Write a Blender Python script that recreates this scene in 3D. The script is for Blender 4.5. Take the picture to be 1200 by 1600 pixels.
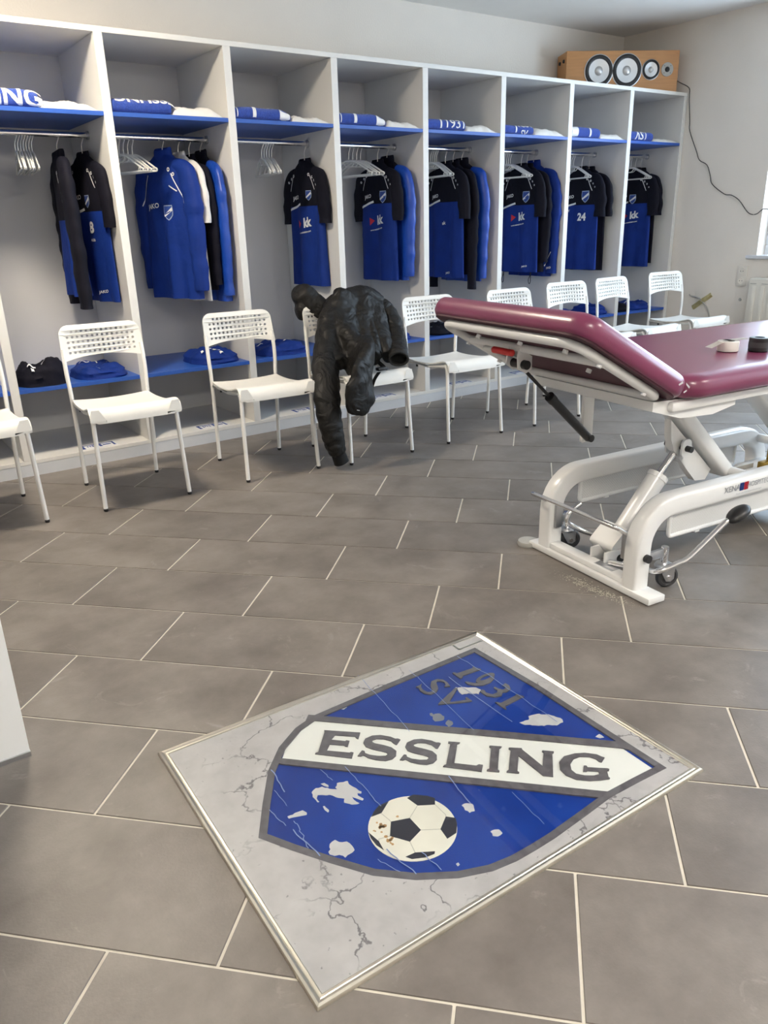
import bpy, bmesh, math, random
from mathutils import Vector, Matrix, noise
random.seed(7)
SC = bpy.context.scene
COL = SC.collection
PI = math.pi
for o_ in list(bpy.data.objects): bpy.data.objects.remove(o_)

# ------------------------------------------------------------------ camera
cam_d = bpy.data.cameras.new('camera'); cam = bpy.data.objects.new('camera', cam_d); COL.objects.link(cam)
CF = Vector((0.53619497, 0.76851383, -0.34911525)); CR = Vector((0.81412935, -0.58007682, -0.02653851)); CU = Vector((0.22290887, 0.26999515, 0.93670393))
CAM = Vector((0, 0, 1.1626)); FPX = 1204.16
cam.matrix_world = Matrix(((CR.x, CU.x, -CF.x, CAM.x), (CR.y, CU.y, -CF.y, CAM.y), (CR.z, CU.z, -CF.z, CAM.z), (0, 0, 0, 1)))
cam_d.sensor_fit = 'VERTICAL'; cam_d.sensor_height = 36; cam_d.lens = FPX / 1600 * 36; cam_d.clip_start = .05
SC.camera = cam

# ------------------------------------------------------------------ world, lights, exposure
SC.view_settings.view_transform = 'Standard'; SC.view_settings.look = 'None'; SC.view_settings.gamma = 1
SC.view_settings.use_curve_mapping = False; SC.view_settings.exposure = 1.44
SKY_STRENGTH = 5.0; LAMP = 58.0; LAMP_WIDE = 19.0
wd = bpy.data.worlds.new('sky'); SC.world = wd; wd.use_nodes = True
bg = wd.node_tree.nodes['Background']; bg.inputs[0].default_value = (.66, .82, 1.0, 1); bg.inputs[1].default_value = SKY_STRENGTH
WINS = [(0.95, 3.40), (-1.55, 0.55)]           # window openings in the right wall, by y
WZ0, WZ1 = 0.87, 2.25
for (wy0, wy1) in WINS:                          # portals only help to sample the sky through the openings
    ld = bpy.data.lights.new('window_portal', 'AREA'); ld.shape = 'RECTANGLE'; ld.size = WZ1 - WZ0; ld.size_y = wy1 - wy0
    lo = bpy.data.objects.new('window_portal', ld); COL.objects.link(lo)
    lo.location = (6.16, (wy0 + wy1) / 2, (WZ0 + WZ1) / 2); lo.rotation_euler = (0, PI / 2, 0)
    ld.cycles.is_portal = True

# ------------------------------------------------------------------ helpers
def new_mat(name, color, rough=.5, metal=0, var=.04, scale=12, bump=0, bscale=60, coat=0, spec=.5, sheen=0, emit=None, estr=0, col2=None, objvar=0):
    m = bpy.data.materials.new(name); m.use_nodes = True
    nt = m.node_tree; b = nt.nodes['Principled BSDF']; L = nt.links
    b.inputs['Roughness'].default_value = rough; b.inputs['Metallic'].default_value = metal
    b.inputs['Coat Weight'].default_value = coat; b.inputs['Coat Roughness'].default_value = .18; b.inputs['Specular IOR Level'].default_value = spec
    if sheen: b.inputs['Sheen Weight'].default_value = sheen
    tc = nt.nodes.new('ShaderNodeTexCoord'); n = nt.nodes.new('ShaderNodeTexNoise'); n.inputs['Scale'].default_value = scale; n.inputs['Detail'].default_value = 4
    L.new(tc.outputs['Object'], n.inputs['Vector'])
    r = nt.nodes.new('ShaderNodeValToRGB'); r.color_ramp.elements[0].position = .3; r.color_ramp.elements[1].position = .7
    c = color; d = col2 if col2 else tuple(min(1, x * (1 - var)) for x in c)
    if not col2: c = tuple(min(1, x * (1 + var)) for x in c)
    r.color_ramp.elements[0].color = (*d, 1); r.color_ramp.elements[1].color = (*c, 1)
    L.new(n.outputs['Fac'], r.inputs[0]); out = r.outputs[0]
    if objvar:
        oi = nt.nodes.new('ShaderNodeObjectInfo'); mp = nt.nodes.new('ShaderNodeMapRange'); mp.inputs[3].default_value = 1 - objvar; mp.inputs[4].default_value = 1 + objvar
        L.new(oi.outputs['Random'], mp.inputs[0]); mx = nt.nodes.new('ShaderNodeVectorMath'); mx.operation = 'SCALE'
        L.new(out, mx.inputs[0]); L.new(mp.outputs[0], mx.inputs['Scale']); out = mx.outputs[0]
    L.new(out, b.inputs['Base Color'])
    if bump:
        n2 = nt.nodes.new('ShaderNodeTexNoise'); n2.inputs['Scale'].default_value = bscale; n2.inputs['Detail'].default_value = 3; L.new(tc.outputs['Object'], n2.inputs['Vector'])
        bp = nt.nodes.new('ShaderNodeBump'); bp.inputs['Strength'].default_value = bump; bp.inputs['Distance'].default_value = .01
        L.new(n2.outputs['Fac'], bp.inputs['Height']); L.new(bp.outputs[0], b.inputs['Normal'])
    if emit: b.inputs['Emission Color'].default_value = (*emit, 1); b.inputs['Emission Strength'].default_value = estr
    return m

def finish(bm, smooth=40):
    bmesh.ops.recalc_face_normals(bm, faces=bm.faces)
    return bm

def obj(name, bm, mat, parent=None, smooth=40, world=False, kind=None, label=None):
    """link one bmesh as one object; world=True: coordinates are world, converted to the parent's frame"""
    finish(bm); me = bpy.data.meshes.new(name); bm.to_mesh(me); bm.free()
    for p in me.polygons: p.use_smooth = bool(smooth)
    if smooth: me.set_sharp_from_angle(angle=math.radians(smooth))
    return link(name, me, mat, parent, world, kind, label)

def wm(o):
    m = o.matrix_basis.copy()
    return wm(o.parent) @ m if o.parent else m

def link(name, me, mat, parent=None, world=False, kind=None, label=None):
    me.materials.clear(); me.materials.append(mat)
    o = bpy.data.objects.new(name, me); COL.objects.link(o)
    if parent:
        o.parent = parent
        if world: me.transform(wm(parent).inverted())
    if kind: o['kind'] = kind
    if label: o['label'] = label
    return o

def thing(name, label, cat, loc=(0, 0, 0), rz=0, group=None):
    o = bpy.data.objects.new(name, None); o.empty_display_size = .05; COL.objects.link(o)
    o.location = loc; o.rotation_euler = (0, 0, rz); o['label'] = label; o['category'] = cat
    if group: o['group'] = group
    return o

def tag(o, label, cat, group=None):
    o['label'] = label; o['category'] = cat
    if group: o['group'] = group
    return o

def copy_tree(o, parent=None):
    c = o.copy(); COL.objects.link(c)
    if parent: c.parent = parent
    for ch in list(o.children): copy_tree(ch, c)
    return c

def box(bm, x0, x1, y0, y1, z0, z1, bev=0, seg=2):
    g = bmesh.ops.create_cube(bm, size=1)['verts']
    for v in g: v.co = Vector((x0 + (v.co.x + .5) * (x1 - x0), y0 + (v.co.y + .5) * (y1 - y0), z0 + (v.co.z + .5) * (z1 - z0)))
    if bev:
        es = list({e for v in g for e in v.link_edges})
        bmesh.ops.bevel(bm, geom=es, offset=bev, segments=seg, profile=.5, affect='EDGES')
    return bm

def Box(*a, **k): return box(bmesh.new(), *a, **k)

def sweep(bm, pts, radii, seg=12, up=(0, 1, 0), cap=True, closed=False, wob=0, n=2.0):
    """elliptical tube along pts; radii: number, (ra, rb) or a list of them; ra lies along 'up' as far as it can"""
    P = [Vector(p) for p in pts]; N = len(P); up = Vector(up)
    if not isinstance(radii, list): radii = [radii] * N
    rings = []
    for i in range(N):
        a = P[(i - 1) % N] if (closed or i > 0) else P[i]; b = P[(i + 1) % N] if (closed or i < N - 1) else P[i]
        t = (b - a)
        t = t.normalized() if t.length > 1e-9 else Vector((0, 0, 1))
        e1 = up - t * up.dot(t)
        if e1.length < 1e-3: e1 = Vector((1, 0, 0)) - t * t.x
        if e1.length < 1e-3: e1 = Vector((0, 0, 1)) - t * t.z
        e1.normalize(); e2 = t.cross(e1)
        r = radii[i]; ra, rb = (r if isinstance(r, tuple) else (r, r))
        ring = []
        for k in range(seg):
            th = 2 * PI * k / seg; cc, ss = math.cos(th), math.sin(th)
            if n != 2: cc = math.copysign(abs(cc) ** (2 / n), cc); ss = math.copysign(abs(ss) ** (2 / n), ss)
            q = P[i] + e1 * ra * cc + e2 * rb * ss
            if wob: q += (q - P[i]) * wob * noise.noise(q * 22) 
            ring.append(bm.verts.new(q))
        rings.append(ring)
    M = N if closed else N - 1
    for i in range(M):
        A, B = rings[i], rings[(i + 1) % N]
        for k in range(seg): bm.faces.new((A[k], A[(k + 1) % seg], B[(k + 1) % seg], B[k]))
    if cap and not closed:
        bm.faces.new(list(reversed(rings[0]))); bm.faces.new(rings[-1])
    return bm

def Tube(pts, r, **k): return sweep(bmesh.new(), pts, r, **k)

def smooth_path(pts, sub=6):
    P = [Vector(p) for p in pts]; out = []
    for i in range(len(P) - 1):
        p0 = P[max(i - 1, 0)]; p1 = P[i]; p2 = P[i + 1]; p3 = P[min(i + 2, len(P) - 1)]
        for k in range(sub):
            t = k / sub
            out.append(.5 * ((2 * p1) + (p2 - p0) * t + (2 * p0 - 5 * p1 + 4 * p2 - p3) * t * t + (3 * p1 - p0 - 3 * p2 + p3) * t ** 3))
    out.append(P[-1]); return out

def interp(tab, x):
    if x <= tab[0][0]: return tab[0][1]
    for (a, va), (b, vb) in zip(tab, tab[1:]):
        if x <= b:
            t = (x - a) / (b - a); return va + (vb - va) * t
    return tab[-1][1]

def lathe(bm, prof, c, axis='z', seg=24, caps=True):
    """prof: list of (radius, height) along axis"""
    ax = {'x': (Vector((1, 0, 0)), Vector((0, 1, 0)), Vector((0, 0, 1))), 'y': (Vector((0, 1, 0)), Vector((0, 0, 1)), Vector((1, 0, 0))), 'z': (Vector((0, 0, 1)), Vector((1, 0, 0)), Vector((0, 1, 0)))}[axis]
    c = Vector(c); rings = []
    for r, h in prof:
        if r < 1e-6: rings.append([bm.verts.new(c + ax[0] * h)])
        else: rings.append([bm.verts.new(c + ax[0] * h + ax[1] * r * math.cos(2 * PI * k / seg) + ax[2] * r * math.sin(2 * PI * k / seg)) for k in range(seg)])
    for A, B in zip(rings, rings[1:]):
        if len(A) == 1 and len(B) == 1: continue
        for k in range(seg):
            k2 = (k + 1) % seg
            if len(A) == 1: bm.faces.new((A[0], B[k], B[k2]))
            elif len(B) == 1: bm.faces.new((A[k], A[k2], B[0]))
            else: bm.faces.new((A[k], A[k2], B[k2], B[k]))
    for R_ in (rings[0], rings[-1]):
        if caps and len(R_) > 1: bm.faces.new(R_)
    return bm
def Lathe(prof, c, axis='z', seg=24, caps=True): return lathe(bmesh.new(), prof, c, axis, seg, caps)

def prism(bm, poly, z0, z1, fr=None):
    """vertical prism from a 2-D polygon; fr maps (a, b, h) to a 3-D point"""
    fr = fr or (lambda a, b, h: Vector((a, b, h)))
    A = [bm.verts.new(fr(x, y, z0)) for x, y in poly]; B = [bm.verts.new(fr(x, y, z1)) for x, y in poly]
    n = len(poly)
    for k in range(n): bm.faces.new((A[k], A[(k + 1) % n], B[(k + 1) % n], B[k]))
    f1 = bm.faces.new(B); f2 = bm.faces.new(list(reversed(A)))
    bmesh.ops.triangulate(bm, faces=[f1, f2])
    return bm
def Prism(poly, z0, z1, fr=None): return prism(bmesh.new(), poly, z0, z1, fr)

def rrect(x0, x1, y0, y1, r, seg=5):
    out = []
    for cx, cy, a in ((x1 - r, y1 - r, 0), (x0 + r, y1 - r, 90), (x0 + r, y0 + r, 180), (x1 - r, y0 + r, 270)):
        for k in range(seg + 1):
            t = math.radians(a + 90 * k / seg); out.append((cx + r * math.cos(t), cy + r * math.sin(t)))
    return out

def loft_rr(bm, x0, x1, y0, y1, R, levels, seg=6, fr=None):
    fr = fr or (lambda a, b, h: Vector((a, b, h)))
    rings = [[bm.verts.new(fr(x, y, z)) for x, y in rrect(x0 + i, x1 - i, y0 + i, y1 - i, max(R - i, .002), seg)] for z, i in levels]
    for A, B in zip(rings, rings[1:]):
        n = len(A)
        for k in range(n): bm.faces.new((A[k], A[(k + 1) % n], B[(k + 1) % n], B[k]))
    bm.faces.new(list(reversed(rings[0]))); bm.faces.new(rings[-1])
    return bm

def text_verts(txt, size, bold=0.0, spacing=1.0):
    """flat text as a bmesh in the xy plane, centred"""
    cu = bpy.data.curves.new('txt', 'FONT'); cu.body = txt; cu.size = size; cu.align_x = 'CENTER'; cu.align_y = 'CENTER'; cu.offset = bold; cu.space_character = spacing; cu.resolution_u = 3
    o = bpy.data.objects.new('txt', cu); COL.objects.link(o)
    dg = bpy.context.evaluated_depsgraph_get(); me = bpy.data.meshes.new_from_object(o.evaluated_get(dg))
    bpy.data.objects.remove(o); bpy.data.curves.remove(cu)
    bm = bmesh.new(); bm.from_mesh(me); bpy.data.meshes.remove(me)
    return bm

def fine(bm, lmax=.012):
    """split long edges so that flat print can follow a curved surface"""
    bmesh.ops.triangulate(bm, faces=bm.faces)
    for _ in range(4):
        es = [e for e in bm.edges if e.calc_length() > lmax]
        if not es or len(bm.faces) > 2500: break
        bmesh.ops.subdivide_edges(bm, edges=es, cuts=1); bmesh.ops.triangulate(bm, faces=bm.faces)
    return bm

def curve_plate(splines, extrude):
    """2-D curve outlines (first outer, others holes) filled to a plate in xy"""
    cu = bpy.data.curves.new('pl', 'CURVE'); cu.dimensions = '2D'; cu.fill_mode = 'BOTH'; cu.extrude = extrude
    for sp in splines:
        s = cu.splines.new('POLY'); s.points.add(len(sp) - 1)
        for p, (x, y) in zip(s.points, sp): p.co = (x, y, 0, 1)
        s.use_cyclic_u = True
    o = bpy.data.objects.new('pl', cu); COL.objects.link(o)
    dg = bpy.context.evaluated_depsgraph_get(); me = bpy.data.meshes.new_from_object(o.evaluated_get(dg))
    bpy.data.objects.remove(o); bpy.data.curves.remove(cu)
    bm = bmesh.new(); bm.from_mesh(me); bpy.data.meshes.remove(me)
    bmesh.ops.remove_doubles(bm, verts=bm.verts, dist=1e-5)
    return bm

# ------------------------------------------------------------------ materials
M = {}
def setup_materials():
    M['wall'] = new_mat('wall_paint', (.79, .74, .675), .9, var=.02, scale=3, bump=.15, bscale=90)
    M['ceil'] = new_mat('ceiling_paint', (.82, .80, .77), .9, var=.02, scale=3)
    M['divider'] = new_mat('white_laminate', (.80, .81, .81), .45, var=.01)
    M['lam'] = new_mat('locker_laminate', (.74, .73, .70), .42, var=.015, scale=5)
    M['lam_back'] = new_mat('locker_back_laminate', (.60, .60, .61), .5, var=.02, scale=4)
    M['plinth'] = new_mat('plinth_laminate', (.62, .64, .67), .35, var=.02)
    M['blue_shelf'] = new_mat('blue_laminate', (.022, .095, .43), .4, var=.05)
    M['chrome'] = new_mat('chrome', (.75, .75, .76), .14, 1, var=.02)
    M['steel'] = new_mat('brushed_steel', (.50, .51, .53), .35, 1, var=.05)
    M['alu'] = new_mat('brushed_aluminium', (.78, .74, .64), .30, 1, var=.06, scale=30)
    M['grout'] = new_mat('grout', (.66, .62, .54), .9, var=.08, scale=20)
    M['white_metal'] = new_mat('white_lacquered_steel', (.80, .79, .76), .35, var=.02)
    M['white_plastic'] = new_mat('white_plastic', (.78, .77, .73), .42, var=.02)
    M['black_plastic'] = new_mat('black_plastic', (.012, .012, .013), .4, var=.2)
    M['hanger'] = new_mat('white_hanger_plastic', (.72, .70, .66), .35, var=.03)
    M['hook'] = new_mat('hanger_hook', (.62, .59, .55), .3, .3, var=.05)
    M['blue_cloth'] = new_mat('royal_blue_fabric', (.005, .029, .215), .7, var=.10, scale=9, bump=.35, bscale=25, spec=.25)
    M['blue_shiny'] = new_mat('shiny_blue_nylon', (.008, .060, .40), .42, var=.08, scale=9, bump=.5, bscale=18)
    M['navy_cloth'] = new_mat('black_navy_fabric', (.006, .006, .013), .8, var=.2, scale=9, bump=.3, bscale=25, spec=.2)
    M['white_cloth'] = new_mat('white_cotton', (.76, .74, .70), .85, var=.04, scale=14, bump=.4, bscale=40)
    M['towel'] = new_mat('blue_terry', (.025, .07, .37), .95, var=.15, scale=60, bump=.7, bscale=220, sheen=.2)
    M['print_white'] = new_mat('white_print', (.80, .80, .80), .55, var=.03)
    M['print_grey'] = new_mat('pale_blue_grey_print', (.34, .42, .58), .55, var=.25, scale=160)
    M['print_red'] = new_mat('red_print', (.60, .02, .04), .5)
    M['print_blue'] = new_mat('blue_print', (.02, .06, .28), .5)
    M['print_black'] = new_mat('black_print', (.015, .016, .03), .5)
    M['puffer'] = new_mat('black_puffer_fabric', (.0072, .0064, .0056), .55, var=.2, scale=12, bump=.5, bscale=16, spec=.3)
    bp_ = [x for x in M['puffer'].node_tree.nodes if x.type == 'BUMP'][0]; bp_.inputs['Distance'].default_value = .05; bp_.inputs['Strength'].default_value = .42
    nz_ = bp_.inputs['Height'].links[0].from_node; nz_.inputs['Scale'].default_value = 9; nz_.inputs['Detail'].default_value = 2.5; nz_.inputs['Distortion'].default_value = 1.6
    M['rib'] = new_mat('black_ribbed_cuff', (.004, .004, .004), .9, var=.2)
    M['maroon'] = new_mat('maroon_vinyl', (.205, .034, .092), .34, var=.06, scale=6, bump=.05, bscale=300, coat=.35)
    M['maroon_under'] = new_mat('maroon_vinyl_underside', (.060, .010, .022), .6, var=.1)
    M['couch_white'] = new_mat('white_powder_coat', (.80, .80, .79), .28, var=.015, coat=.3)
    M['rubber'] = new_mat('grey_rubber', (.045, .045, .048), .6, var=.1)
    M['red_plastic'] = new_mat('red_grip', (.65, .03, .025), .35)
    M['brass'] = new_mat('yellow_zinc_steel', (.42, .27, .06), .4, .8, var=.3, scale=25)
    M['pad_grey'] = new_mat('grey_foot_pad', (.42, .41, .38), .6)
    M['wood'] = wood_mat()
    M['cone'] = new_mat('silver_speaker_cone', (.60, .60, .60), .35, .6, var=.03)
    M['cable'] = new_mat('dark_cable', (.045, .04, .038), .6)
    M['tape'] = new_mat('yellow_adhesive_tape', (.74, .66, .36), .5, var=.12, scale=40)
    M['socket'] = new_mat('socket_plastic', (.74, .70, .63), .4, var=.02)
    M['radiator'] = new_mat('radiator_enamel', (.72, .69, .62), .35, var=.02)
    M['sill'] = new_mat('window_sill_plastic', (.72, .73, .76), .3)
    M['frame'] = new_mat('window_frame_plastic', (.74, .76, .80), .3)
    M['glass'] = glass_mat('window_glass', .04)
    M['lamp'] = new_mat('lit_lamp_diffuser', (.9, .9, .9), .5, emit=(1.0, .87, .70), estr=LAMP)
    M['lamp_wide'] = new_mat('lit_wide_lamp_diffuser', (.9, .9, .9), .5, emit=(1.0, .93, .83), estr=LAMP_WIDE)
    M['lampbody'] = new_mat('lamp_housing', (.8, .8, .8), .4)
    M['tile'] = tile_mat()
    M['stone'] = stone_mat()
    M['darkstone'] = new_mat('dark_stone_print', (.105, .098, .108), .25, var=.22, scale=45, col2=(.16, .15, .165))
    M['crest_blue'] = new_mat('crest_blue_print', (.012, .055, .34), .2, var=.1, scale=5, col2=(.008, .030, .22))
    M['crest_white'] = new_mat('crest_white_print', (.80, .80, .77), .2, var=.02)
    M['ball_white'] = new_mat('ball_white_print', (.76, .73, .64), .25, var=.05, scale=16)
    M['ball_seam'] = new_mat('ball_seam_print', (.42, .41, .36), .3)
    M['ball_dirt'] = new_mat('rust_stain_print', (.42, .24, .10), .5, var=.3, scale=60)
    M['flake'] = new_mat('worn_grey_print', (.55, .54, .55), .4, var=.05, scale=40)
    M['flake_dark'] = new_mat('worn_dark_grey_print', (.19, .20, .24), .4, var=.1, scale=40)
    M['scratch'] = new_mat('pale_scratch', (.22, .30, .55), .5)
    M['crack'] = new_mat('dark_crack_print', (.12, .11, .11), .5)
    M['pane'] = glass_mat('floor_cover_glass', .03)
    M['perf'] = perf_mat()
    M['dust'] = new_mat('plaster_dust', (.50, .47, .40), .95)

def glass_mat(name, rough):
    m = bpy.data.materials.new(name); m.use_nodes = True; nt = m.node_tree; nt.nodes.clear()
    out = nt.nodes.new('ShaderNodeOutputMaterial'); mx = nt.nodes.new('ShaderNodeMixShader'); fr = nt.nodes.new('ShaderNodeFresnel'); fr.inputs[0].default_value = 1.45
    tr = nt.nodes.new('ShaderNodeBsdfTransparent'); gl = nt.nodes.new('ShaderNodeBsdfGlossy'); gl.inputs['Roughness'].default_value = rough
    tr.inputs[0].default_value = (.97, .98, .98, 1)
    ge = nt.nodes.new('ShaderNodeNewGeometry'); nb = nt.nodes.new('ShaderNodeMath'); nb.operation = 'SUBTRACT'; nb.inputs[0].default_value = 1; nt.links.new(ge.outputs['Backfacing'], nb.inputs[1])
    mu = nt.nodes.new('ShaderNodeMath'); mu.operation = 'MULTIPLY'; nt.links.new(fr.outputs[0], mu.inputs[0]); nt.links.new(nb.outputs[0], mu.inputs[1])
    nt.links.new(mu.outputs[0], mx.inputs[0]); nt.links.new(tr.outputs[0], mx.inputs[1]); nt.links.new(gl.outputs[0], mx.inputs[2]); nt.links.new(mx.outputs[0], out.inputs[0])
    return m

def wood_mat():
    m = new_mat('beech_veneer', (.50, .24, .085), .38, var=.08)
    nt = m.node_tree; n = [x for x in nt.nodes if x.type == 'TEX_NOISE'][0]
    mp = nt.nodes.new('ShaderNodeMapping'); mp.inputs['Scale'].default_value = (1, 14, 14); tc = [x for x in nt.nodes if x.type == 'TEX_COORD'][0]
    nt.links.new(tc.outputs['Object'], mp.inputs[0]); nt.links.new(mp.outputs[0], n.inputs['Vector']); n.inputs['Scale'].default_value = 5
    return m

def tile_mat():
    """grey-brown stoneware: cloudy tone, faint pale scuffs; each tile a little different"""
    m = bpy.data.materials.new('stoneware_tile'); m.use_nodes = True; nt = m.node_tree; L = nt.links; b = nt.nodes['Principled BSDF']
    geo = nt.nodes.new('ShaderNodeNewGeometry'); oi = nt.nodes.new('ShaderNodeObjectInfo')
    n1 = nt.nodes.new('ShaderNodeTexNoise'); n1.inputs['Scale'].default_value = 4.5; n1.inputs['Detail'].default_value = 6; n1.inputs['Roughness'].default_value = .62
    off = nt.nodes.new('ShaderNodeVectorMath'); off.operation = 'ADD'; sc = nt.nodes.new('ShaderNodeVectorMath'); sc.operation = 'SCALE'; sc.inputs['Scale'].default_value = 40
    comb = nt.nodes.new('ShaderNodeCombineXYZ'); L.new(oi.outputs['Random'], comb.inputs[0]); L.new(oi.outputs['Random'], comb.inputs[1])
    L.new(comb.outputs[0], sc.inputs[0]); L.new(geo.outputs['Position'], off.inputs[0]); L.new(sc.outputs[0], off.inputs[1]); L.new(off.outputs[0], n1.inputs['Vector'])
    r = nt.nodes.new('ShaderNodeValToRGB'); e = r.color_ramp.elements; e[0].position = .32; e[0].color = (.135, .118, .104, 1); e[1].position = .70; e[1].color = (.240, .214, .194, 1)
    L.new(n1.outputs['Fac'], r.inputs[0])
    n2 = nt.nodes.new('ShaderNodeTexNoise'); n2.inputs['Scale'].default_value = 7; n2.inputs['Detail'].default_value = 9; n2.inputs['Roughness'].default_value = .72; n2.inputs['Distortion'].default_value = 1.3
    L.new(geo.outputs['Position'], n2.inputs['Vector'])
    r2 = nt.nodes.new('ShaderNodeValToRGB'); e = r2.color_ramp.elements; e[0].position = .60; e[0].color = (0, 0, 0, 1); e[1].position = .82; e[1].color = (.60, .60, .60, 1); L.new(n2.outputs['Fac'], r2.inputs[0])
    mx = nt.nodes.new('ShaderNodeMix'); mx.data_type = 'RGBA'; mx.inputs[7].default_value = (.42, .39, .36, 1); L.new(r2.outputs[0], mx.inputs[0]); L.new(r.outputs[0], mx.inputs[6])
    mp = nt.nodes.new('ShaderNodeMapRange'); mp.inputs[3].default_value = .93; mp.inputs[4].default_value = 1.07; L.new(oi.outputs['Random'], mp.inputs[0])
    vs = nt.nodes.new('ShaderNodeVectorMath'); vs.operation = 'SCALE'; L.new(mx.outputs[2], vs.inputs[0]); L.new(mp.outputs[0], vs.inputs['Scale']); L.new(vs.outputs[0], b.inputs['Base Color'])
    b.inputs['Roughness'].default_value = .42; b.inputs['Specular IOR Level'].default_value = .45
    n3 = nt.nodes.new('ShaderNodeTexNoise'); n3.inputs['Scale'].default_value = 180; L.new(geo.outputs['Position'], n3.inputs['Vector'])
    bp = nt.nodes.new('ShaderNodeBump'); bp.inputs['Strength'].default_value = .12; bp.inputs['Distance'].default_value = .003; L.new(n3.outputs['Fac'], bp.inputs['Height']); L.new(bp.outputs[0], b.inputs['Normal'])
    mr = nt.nodes.new('ShaderNodeMapRange'); mr.inputs[3].default_value = .36; mr.inputs[4].default_value = .52; L.new(n1.outputs['Fac'], mr.inputs[0]); L.new(mr.outputs[0], b.inputs['Roughness'])
    return m

def stone_mat():
    """printed cracked concrete"""
    m = bpy.data.materials.new('cracked_concrete_print'); m.use_nodes = True; nt = m.node_tree; L = nt.links; b = nt.nodes['Principled BSDF']
    tc = nt.nodes.new('ShaderNodeTexCoord')
    n1 = nt.nodes.new('ShaderNodeTexNoise'); n1.inputs['Scale'].default_value = 9; n1.inputs['Detail'].default_value = 8; n1.inputs['Roughness'].default_value = .65; L.new(tc.outputs['Object'], n1.inputs['Vector'])
    r = nt.nodes.new('ShaderNodeValToRGB'); e = r.color_ramp.elements; e[0].position = .3; e[0].color = (.41, .388, .39, 1); e[1].position = .7; e[1].color = (.56, .535, .538, 1); L.new(n1.outputs['Fac'], r.inputs[0])
    # crack network, broken up by a second noise
    n4 = nt.nodes.new('ShaderNodeTexNoise'); n4.inputs['Scale'].default_value = 14; n4.inputs['Detail'].default_value = 5; L.new(tc.outputs['Object'], n4.inputs['Vector'])
    ad = nt.nodes.new('ShaderNodeMix'); ad.data_type = 'VECTOR'; ad.inputs[0].default_value = .12; L.new(tc.outputs['Object'], ad.inputs[4]); L.new(n4.outputs['Color'], ad.inputs[5])
    v = nt.nodes.new('ShaderNodeTexVoronoi'); v.feature = 'DISTANCE_TO_EDGE'; v.inputs['Scale'].default_value = 6.5; L.new(ad.outputs[1], v.inputs['Vector'])
    r2 = nt.nodes.new('ShaderNodeValToRGB'); e = r2.color_ramp.elements; e[0].position = .004; e[0].color = (1, 1, 1, 1); e[1].position = .016; e[1].color = (0, 0, 0, 1); L.new(v.outputs['Distance'], r2.inputs[0])
    n5 = nt.nodes.new('ShaderNodeTexNoise'); n5.inputs['Scale'].default_value = 5; n5.inputs['Detail'].default_value = 4; L.new(tc.outputs['Object'], n5.inputs['Vector'])
    r3 = nt.nodes.new('ShaderNodeValToRGB'); e = r3.color_ramp.elements; e[0].position = .45; e[0].color = (0, 0, 0, 1); e[1].position = .54; e[1].color = (.85, .85, .85, 1); L.new(n5.outputs['Fac'], r3.inputs[0])
    mu = nt.nodes.new('ShaderNodeMath'); mu.operation = 'MULTIPLY'; L.new(r2.outputs[0], mu.inputs[0]); L.new(r3.outputs[0], mu.inputs[1])
    n6 = nt.nodes.new('ShaderNodeTexNoise'); n6.inputs['Scale'].default_value = 90; n6.inputs['Detail'].default_value = 2; L.new(tc.outputs['Object'], n6.inputs['Vector'])
    r4 = nt.nodes.new('ShaderNodeValToRGB'); e = r4.color_ramp.elements; e[0].position = .70; e[0].color = (0, 0, 0, 1); e[1].position = .76; e[1].color = (.6, .6, .6, 1); L.new(n6.outputs['Fac'], r4.inputs[0])
    mm = nt.nodes.new('ShaderNodeMath'); mm.operation = 'MAXIMUM'; L.new(mu.outputs[0], mm.inputs[0]); L.new(r4.outputs[0], mm.inputs[1])
    mx = nt.nodes.new('ShaderNodeMix'); mx.data_type = 'RGBA'; mx.inputs[7].default_value = (.10, .09, .10, 1); L.new(mm.outputs[0], mx.inputs[0]); L.new(r.outputs[0], mx.inputs[6]); L.new(mx.outputs[2], b.inputs['Base Color'])
    b.inputs['Roughness'].default_value = .35
    return m

def perf_mat():
    """white sheet steel with a staggered grid of small punched holes"""
    m = bpy.data.materials.new('perforated_white_sheet'); m.use_nodes = True; nt = m.node_tree; L = nt.links; b = nt.nodes['Principled BSDF']
    b.inputs['Base Color'].default_value = (.78, .78, .77, 1); b.inputs['Roughness'].default_value = .35
    tc = nt.nodes.new('ShaderNodeTexCoord'); mp = nt.nodes.new('ShaderNodeMapping'); mp.inputs['Rotation'].default_value = (0, PI / 4, 0); mp.inputs['Scale'].default_value = (135, 135, 135)
    L.new(tc.outputs['Object'], mp.inputs[0]); fr = nt.nodes.new('ShaderNodeVectorMath'); fr.operation = 'FRACTION'; L.new(mp.outputs[0], fr.inputs[0])
    sb = nt.nodes.new('ShaderNodeVectorMath'); sb.operation = 'SUBTRACT'; sb.inputs[1].default_value = (.5, .5, .5); L.new(fr.outputs[0], sb.inputs[0])
    ml = nt.nodes.new('ShaderNodeVectorMath'); ml.operation = 'MULTIPLY'; ml.inputs[1].default_value = (1, 0, 1); L.new(sb.outputs[0], ml.inputs[0])
    ln = nt.nodes.new('ShaderNodeVectorMath'); ln.operation = 'LENGTH'; L.new(ml.outputs[0], ln.inputs[0])
    gt = nt.nodes.new('ShaderNodeMath'); gt.operation = 'GREATER_THAN'; gt.inputs[1].default_value = .27; L.new(ln.outputs['Value'], gt.inputs[0]); L.new(gt.outputs[0], b.inputs['Alpha'])
    return m
setup_materials()

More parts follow.
